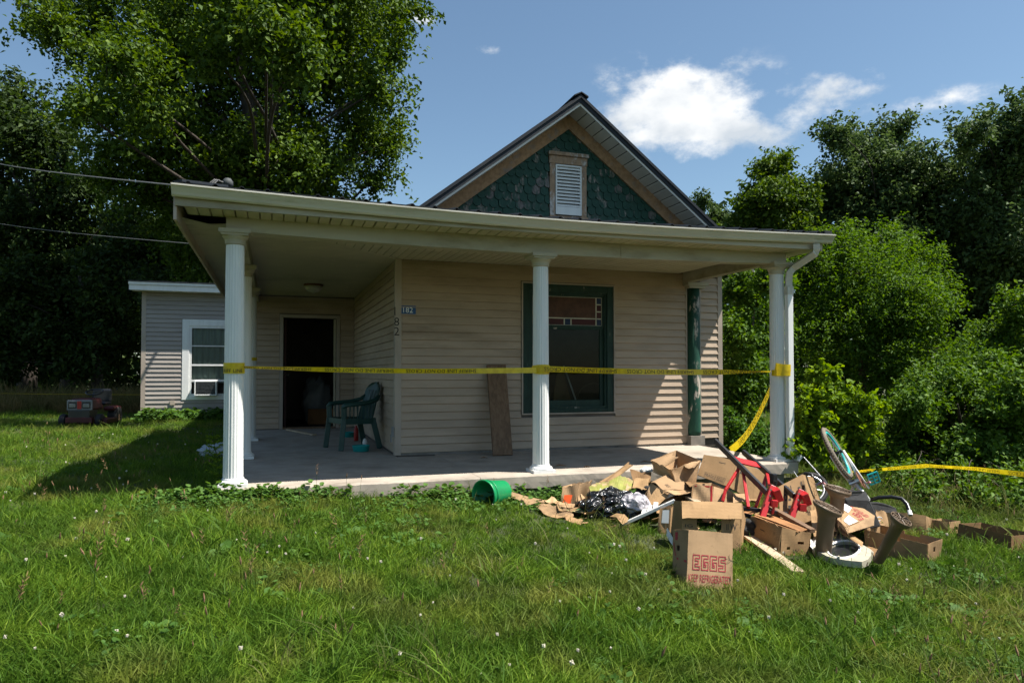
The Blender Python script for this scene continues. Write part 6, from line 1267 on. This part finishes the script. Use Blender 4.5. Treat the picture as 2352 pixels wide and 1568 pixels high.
# more of the heap's clutter
rt, W = carton('labelled_box', 'upright tan box with a white label, between the white rail and the flap box', [G(2588, 2098), G(2636, 2104), G(2668, 2080), G(2612, 2076)], [P(2598, 2000, gdepth(2588, 2098)+.03), P(2640, 1998, gdepth(2636, 2104)+.03), P(2675, 1990, gdepth(2668, 2080)+.03), P(2622, 1988, gdepth(2612, 2076)+.03)], 'card', warp=.005)
W[0].rect(.28, .9, .42, .92, 'paper', 'label', rt)
for (nm, lab, q, m, wp, tr) in (
  ('flattened_carton', 'dark flattened board wedged behind the torn tray box', [(3010, 2010, 6.3), (3120, 2030, 6.3), (3160, 2075, 5.9), (3030, 2060, 5.9)], 'card3', .012, ('top',)),
  ('flattened_carton', 'tan board propped behind the two brown table legs', [(3190, 2010, 6.1), (3250, 1990, 6.2), (3290, 2090, 5.75), (3205, 2110, 5.65)], 'card', .012, ('top', 'right')),
  ('flattened_carton', 'brown sheet lying under the leaning third table leg', [(3380, 2150, 5.7), (3480, 2140, 5.8), (3500, 2185, 5.35), (3400, 2195, 5.3)], 'card3', .015, ('left',)),
  ('torn_carton', 'torn brown flap sticking up beside the carpeted cabinet', [(3440, 2060, 6.0), (3500, 2075, 6.0), (3490, 2020, 6.15), (3450, 2010, 6.2)], 'card', .012, ('top',)),
  ('flattened_carton', 'creased board lying over the top of the buried boards', [(2640, 1900, 6.85), (2730, 1905, 6.85), (2745, 1950, 6.5), (2650, 1945, 6.5)], 'card', .02, ('top', 'right')),
  ('white_card', 'white card standing at the left foot of the EGGS box', [(2622, 2105, 5.75), (2650, 2148, 5.5), (2652, 2120, 5.55), (2628, 2078, 5.8)], 'paper', .004, ()),
  ('paper_wad', 'crumpled white paper at the foot of the nearest brown leg', [(3190, 2120, 5.6), (3222, 2135, 5.5), (3215, 2165, 5.4), (3192, 2155, 5.45)], 'paper', .02, ('top', 'right'))):
    pn = PN(*[P(*x) for x in q], warp=wp); o = pn.build(nm, m, None, 9, 7, tear=tr, rag=.06); tag(o, lab, 'paper' if m == 'paper' else 'cardboard')
p = P(2940, 2075, 5.9); mb = MB(); mb.grid(bagf((p.x, p.y, p.z-.02), .10, .10, .08, 31, .25, freq=3), 40, 24); o = mb.build('black_cloth_bundle', MT['carpet'], None, smooth=True); tag(o, 'dark cloth bundle between the flap box and the torn tray box', 'cloth')
p = P(2560, 1945, 6.75); mb = MB(); mb.grid(bagf((p.x, p.y, p.z-.03), .17, .14, .10, 33, .25, freq=3), 40, 24); o = mb.build('dark_cloth_bundle', MT['carpet'], None, smooth=True); tag(o, 'dark cloth bundle in the shaded hollow behind the grey bag', 'cloth')
# ------------------------------------------------------------------ grass and ground cover (nobody could count it)
def raw_obj(name, V, F, m, rnd=None):
    me = bpy.data.meshes.new(name); me.from_pydata(V, [], F); me.materials.append(MT[m])
    a = me.attributes.new('rnd', 'FLOAT', 'FACE'); a.data.foreach_set('value', np.array(rnd if rnd is not None else RNG.random(len(F)), np.float32))
    return bpy.data.objects.new(name, me)                # source for scattering only, never linked to the scene
def tuft(n, h, spread, width, lean, m, seed, seg=2):
    r = random.Random(seed); V, F, C = [], [], []
    for _ in range(n):
        a = r.uniform(0, 6.28); d = spread*math.sqrt(r.random()); bx, by = d*math.cos(a), d*math.sin(a); hh = h*r.uniform(.45, 1.15); a2 = a+r.uniform(-1.2, 1.2); ln = lean*r.uniform(.1, 1.3)*hh
        dx, dy = math.cos(a2), math.sin(a2); pa = r.uniform(0, 6.28); wx, wy = math.cos(pa)*width/2, math.sin(pa)*width/2; b = len(V); c = r.random()
        for k in range(seg):
            t = k/seg; w = 1-.25*t; z = hh*(t-.18*lean*t*t); o_ = ln*t*t; V += [(bx+dx*o_-wx*w, by+dy*o_-wy*w, z), (bx+dx*o_+wx*w, by+dy*o_+wy*w, z)]
        V.append((bx+dx*ln, by+dy*ln, hh*(1-.22*lean)))
        for k in range(seg-1): q = b+2*k; F.append((q, q+1, q+3, q+2)); C.append(c)
        q = b+2*(seg-1); F.append((q, q+1, b+2*seg)); C.append(c)
    return raw_obj('grass_tuft', V, F, m, C)
def scatter(name, pts, scl, rot, idx, sources, label):
    me = bpy.data.meshes.new(name); me.vertices.add(len(pts)); me.vertices.foreach_set('co', pts.astype(np.float32).reshape(-1))
    for nm, ty, val in (('scl', 'FLOAT', scl), ('idx', 'INT', idx)): a = me.attributes.new(nm, ty, 'POINT'); a.data.foreach_set('value', val.astype(np.float32 if ty == 'FLOAT' else np.int32))
    a = me.attributes.new('rot', 'FLOAT_VECTOR', 'POINT'); a.data.foreach_set('vector', rot.astype(np.float32).reshape(-1))
    o = bpy.data.objects.new(name, me); COL.objects.link(o); tag(o, label, None, kind='stuff')
    ng = bpy.data.node_groups.new(name, 'GeometryNodeTree'); ng.interface.new_socket('Geometry', in_out='INPUT', socket_type='NodeSocketGeometry'); ng.interface.new_socket('Geometry', in_out='OUTPUT', socket_type='NodeSocketGeometry')
    gi, go = ng.nodes.new('NodeGroupInput'), ng.nodes.new('NodeGroupOutput'); ip = ng.nodes.new('GeometryNodeInstanceOnPoints'); jn = ng.nodes.new('GeometryNodeJoinGeometry')
    for s in reversed(sources):
        oi = ng.nodes.new('GeometryNodeObjectInfo'); oi.inputs['Object'].default_value = s; oi.inputs['As Instance'].default_value = True; ng.links.new(oi.outputs['Geometry'], jn.inputs[0])
    def na(nm, ty): n = ng.nodes.new('GeometryNodeInputNamedAttribute'); n.data_type = ty; n.inputs['Name'].default_value = nm; return n.outputs['Attribute']
    ng.links.new(gi.outputs[0], ip.inputs['Points']); ng.links.new(jn.outputs[0], ip.inputs['Instance']); ip.inputs['Pick Instance'].default_value = True
    ng.links.new(na('idx', 'INT'), ip.inputs['Instance Index']); ng.links.new(na('rot', 'FLOAT_VECTOR'), ip.inputs['Rotation']); ng.links.new(na('scl', 'FLOAT'), ip.inputs['Scale']); ng.links.new(ip.outputs[0], go.inputs[0])
    md = o.modifiers.new('scatter', 'NODES'); md.node_group = ng; return o
def house_mask(X, Y, m=0.0):
    a = (X > -.14-m) & (X < 6.14+m) & (Y > -.215-m) & (Y < 2.1); b = (X > -.14-m) & (X < 6.7) & (Y > 0) & (Y < 11.5); c = (X > -2.52) & (X < 6.7) & (Y > 10.75) & (Y < 15.2); return ~(a | b | c)
def ground_samples(n, d0, d1, x0=-200, x1=2560):
    d = d0*(d1/d0)**RNG.random(n); x = RNG.uniform(x0, x1, n); lat = (x-1176)/FPX*d; X = CAMP[0]+RT[0]*lat+FH[0]*d; Y = CAMP[1]+RT[1]*lat+FH[1]*d
    k = house_mask(X, Y); return X[k], Y[k], d[k], x[k]
def rots(n, tilt=.12): return np.stack([RNG.normal(0, tilt, n), RNG.normal(0, tilt, n), RNG.uniform(0, 6.283, n)], 1)
def vnoise(X, Y, s, seed): return np.sin(X*s+seed)*np.cos(Y*s*1.13+seed*2)+.6*np.sin(X*s*2.3-Y*s*1.7+seed*3)+.35*np.cos(X*s*4.1+Y*s*3.3+seed)
tufts = [tuft(16, .055, .055, .0045, .9, 'grass', 1), tuft(14, .07, .05, .005, .8, 'grass', 2), tuft(13, .085, .05, .005, 1.0, 'grass', 3), tuft(12, .10, .045, .0055, .7, 'grass', 4), tuft(10, .135, .04, .006, .9, 'grass', 5, 3)]
X, Y, d, xs_ = ground_samples(54000, 2.7, 34)
ne = 15000; d2 = 1.2*(26/1.2)**RNG.random(ne); sd_ = RNG.choice([-1, 1], ne); lat = sd_*(.86*d2+RNG.uniform(-.1, 3.4, ne)); X2 = CAMP[0]+RT[0]*lat+FH[0]*d2; Y2 = CAMP[1]+RT[1]*lat+FH[1]*d2; k = house_mask(X2, Y2)   # lawn carries on past both edges of the view
X, Y, d = np.concatenate([X, X2[k]]), np.concatenate([Y, Y2[k]]), np.concatenate([d, d2[k]+1]); n = len(X)
hn = vnoise(X, Y, 1.6, 1.3)*.5 + vnoise(X, Y, .6, 4.0)*.4
idx = np.clip(np.round(1.3+hn*1.1+RNG.normal(0, .8, n)+(d < 5)*.5), 0, 4)
scl = 1.12*RNG.uniform(.75, 1.3, n)*(1+.03*np.clip(d-5, 0, 25))*(1+.12*np.clip(hn, -1, 1))
for (gx, gy, gr) in ((2080, 1985, .28), (2190, 2030, .32), (2300, 2020, .38), (2420, 2040, .3), (2560, 2060, .3), (2550, 2145, .3), (2750, 2110, .45), (2950, 2110, .4), (3100, 2150, .38), (3320, 2160, .5), (3520, 2170, .38), (2790, 2325, .16), (3000, 2150, .2), (3080, 2200, .18)):
    gp_ = G(gx, gy); q_ = np.hypot(X-gp_.x, Y-gp_.y); scl = np.where(q_ < gr, scl*(.55+.3*(q_/gr)**3), scl); idx = np.where((q_ < gr) & (idx > 2), 1, idx)   # trampled under the heap
scatter('lawn_grass', np.stack([X, Y, ground_z(X, Y)-.004], 1), scl, rots(n, .14), idx, tufts, 'short green lawn grass covering the yard')
# clover and broad leaves in the lawn
def leafclump(n, h, r, size, m, seed):
    rr = random.Random(seed); V, F, C = [], [], []
    for _ in range(n):
        a = rr.uniform(0, 6.28); d = r*math.sqrt(rr.random()); c = Vector((d*math.cos(a), d*math.sin(a), h*rr.uniform(.5, 1.1))); t1 = Vector((math.cos(a+rr.uniform(-1, 1)), math.sin(a+rr.uniform(-1, 1)), rr.uniform(-.3, .4))).normalized(); up = Vector((rr.uniform(-.5, .5), rr.uniform(-.5, .5), 1)).normalized(); sd = up.cross(t1).normalized(); s = size*rr.uniform(.6, 1.3); b = len(V)
        V += [tuple(c-t1*s*.5), tuple(c+sd*s*.42-t1*s*.15+up*s*.08), tuple(c+sd*s*.36+t1*s*.3+up*s*.06), tuple(c+t1*s*.5), tuple(c-sd*s*.36+t1*s*.3+up*s*.06), tuple(c-sd*s*.42-t1*s*.15+up*s*.08)]
        F += [(b, b+1, b+2, b+3), (b, b+3, b+4, b+5)]; q = rr.random(); C += [q, q]
    return raw_obj('leaf_clump', V, F, m, C)
cl = [leafclump(12, .05, .06, .022, 'leaf_weed', 1), leafclump(9, .06, .07, .03, 'leaf_weed', 2), leafclump(7, .03, .07, .055, 'leaf_weed', 3)]
X, Y, d, xs_ = ground_samples(7000, 2.8, 20); k = vnoise(X, Y, 1.1, 7.0)+RNG.normal(0, .5, len(X)) > .95; X, Y, d = X[k], Y[k], d[k]; n = len(X)
scatter('clover_patches', np.stack([X, Y, ground_z(X, Y)], 1), RNG.uniform(.7, 1.3, n), rots(n, .2), RNG.choice([0, 0, 1, 2], n), cl, 'patches of clover and broad leaved weeds in the lawn')
# ground ivy along the porch edge
iv = [leafclump(13, .07, .08, .028, 'leaf_weed', 11), leafclump(9, .12, .07, .034, 'leaf_weed', 12), leafclump(15, .045, .09, .026, 'leaf_weed', 13)]
n = 2000; X = RNG.uniform(-.7, 4.3, n); off = np.abs(RNG.normal(0, .24, n)); Y = -.225-off-.02; k = (RNG.random(n) < np.where(X < 2.7, 1, .35)) & ~((X > 1.1) & (X < 1.6) & (RNG.random(n) < .4)); k &= vnoise(X, Y, 2.3, 5.5) > -.75; X, Y, off = X[k], Y[k], off[k]; n = len(X)
scatter('porch_edge_weeds', np.stack([X, Y, ground_z(X, Y)], 1), RNG.uniform(.55, 1.3, n)*np.where(off < .12, 1.1, .75), rots(n, .2), RNG.choice([0, 0, 1, 2], n), iv, 'leafy ground ivy growing along the front edge of the porch slab')
n = 900; X = RNG.uniform(-2.45, -.15, n); Y = YG-.05-np.abs(RNG.normal(0, .25, n)); scatter('wing_edge_weeds', np.stack([X, Y, ground_z(X, Y)], 1), RNG.uniform(1.2, 2.4, n), rots(n, .2), RNG.choice([0, 1, 2], n), iv, 'shaded weeds growing along the foot of the side wing')
# flower heads and seed stalks
def stalk(h, head, m_head, seed, stem_m='leaf_weed'):
    mb = MB(); bend = random.Random(seed).uniform(-.25, .25)*h; mb.tube([(0, 0, 0), (bend*.3, 0, h*.5), (bend, 0, h)], [.0014, .0012, .001], 3); nf = len(mb.f)
    if head == 'ball':
        for k in range(9): a = k*2.4; zz = h+.006*math.cos(k*.9); mb.box((bend+.0065*math.cos(a), .0065*math.sin(a), zz), (.006, .006, .009))
    elif head == 'spike': mb.tube([(bend, 0, h-.012), (bend, 0, h), (bend*1.05, 0, h+.02)], [.002, .0042, .0015], 5)
    else:
        for k in range(12): a = k*2.4; q = h-.05+.006*k; mb.tube([(bend*q/h, 0, q), (bend*q/h+.012*math.cos(a), .012*math.sin(a), q+.012)], .0012, 3)
    me_o = raw_obj('stalk', mb.v, mb.f, stem_m); me_o.data.materials.append(MT[m_head])
    for i, p in enumerate(me_o.data.polygons): p.material_index = 1 if i >= nf else 0
    return me_o
X, Y, d, xs_ = ground_samples(210, 2.9, 12); n = len(X)
scatter('clover_flowers', np.stack([X, Y, ground_z(X, Y)], 1), RNG.uniform(.45, .95, n), rots(n, .25), RNG.choice([0, 1], n), [stalk(.10, 'ball', 'cloverwhite', 1), stalk(.13, 'ball', 'cloverwhite', 2)], 'small white clover flower heads dotted over the lawn')
X, Y, d, xs_ = ground_samples(620, 2.9, 12); k = (xs_ < 900) | (xs_ > 1900) | (RNG.random(len(X)) < .25); X, Y = X[k], Y[k]; n = len(X)
scatter('seed_stalks', np.stack([X, Y, ground_z(X, Y)], 1), RNG.uniform(.7, 1.4, n), rots(n, .2), RNG.choice([0, 1, 2], n), [stalk(.17, 'spike', 'seedhead', 3), stalk(.22, 'spike', 'seedhead', 4), stalk(.26, 'panicle', 'seedhead', 5)], 'brown plantain and grass seed heads standing above the lawn')
# long loose blades
lg = [tuft(7, .24, .05, .006, 1.1, 'tallgrass', 21, 4), tuft(6, .32, .06, .006, .9, 'tallgrass', 22, 4), tuft(9, .2, .07, .007, 1.3, 'grass', 23, 4)]
X, Y, d, xs_ = ground_samples(900, 2.8, 10); k = (vnoise(X, Y, .9, 2.2) > .55) | (xs_ > 2150); X, Y = X[k], Y[k]; n = len(X)
scatter('long_grass_tufts', np.stack([X, Y, ground_z(X, Y)], 1), RNG.uniform(.6, 1.1, n), rots(n, .2), RNG.choice([0, 1, 2, 2], n), lg, 'loose tufts of longer grass in the lawn')
# tall grass: foot of the thicket at the right, pale dry grass at the far left
tg = [tuft(12, .5, .08, .009, .8, 'tallgrass', 31, 4), tuft(11, .7, .08, .009, .7, 'tallgrass', 32, 4), tuft(14, .4, .09, .01, 1.0, 'grass', 33, 4)]
n = 1500; x = RNG.uniform(1840, 2480, n); dd = RNG.uniform(6.6, 9.4, n)+np.clip((2000-x)/200, 0, 1.2); lat = (x-1176)/FPX*dd; X = CAMP[0]+RT[0]*lat+FH[0]*dd; Y = CAMP[1]+RT[1]*lat+FH[1]*dd; k = house_mask(X, Y, .1) & (RNG.random(n) < np.clip((dd-6.2)/2, .15, 1)); X, Y = X[k], Y[k]; n = len(X)
scatter('thicket_grass', np.stack([X, Y, ground_z(X, Y)], 1), RNG.uniform(.28, .62, n), rots(n, .2), RNG.choice([0, 1, 2, 2, 2, 2], n), tg, 'tall green grass at the foot of the right hand thicket')
dg = [tuft(14, .7, .1, .012, .6, 'drygrass', 41, 4), tuft(12, .9, .1, .012, .6, 'drygrass', 42, 4)]
n = 1700; x = RNG.uniform(-250, 420, n); dd = RNG.uniform(18.5, 22, n); lat = (x-1176)/FPX*dd; X = CAMP[0]+RT[0]*lat+FH[0]*dd; Y = CAMP[1]+RT[1]*lat+FH[1]*dd; k = house_mask(X, Y, .2); X, Y = X[k], Y[k]; n = len(X)
scatter('dry_field_grass', np.stack([X, Y, ground_z(X, Y)], 1), RNG.uniform(.6, 1.1, n), rots(n, .15), RNG.choice([0, 1], n), dg, 'band of tall dry grass along the wood edge at far left')
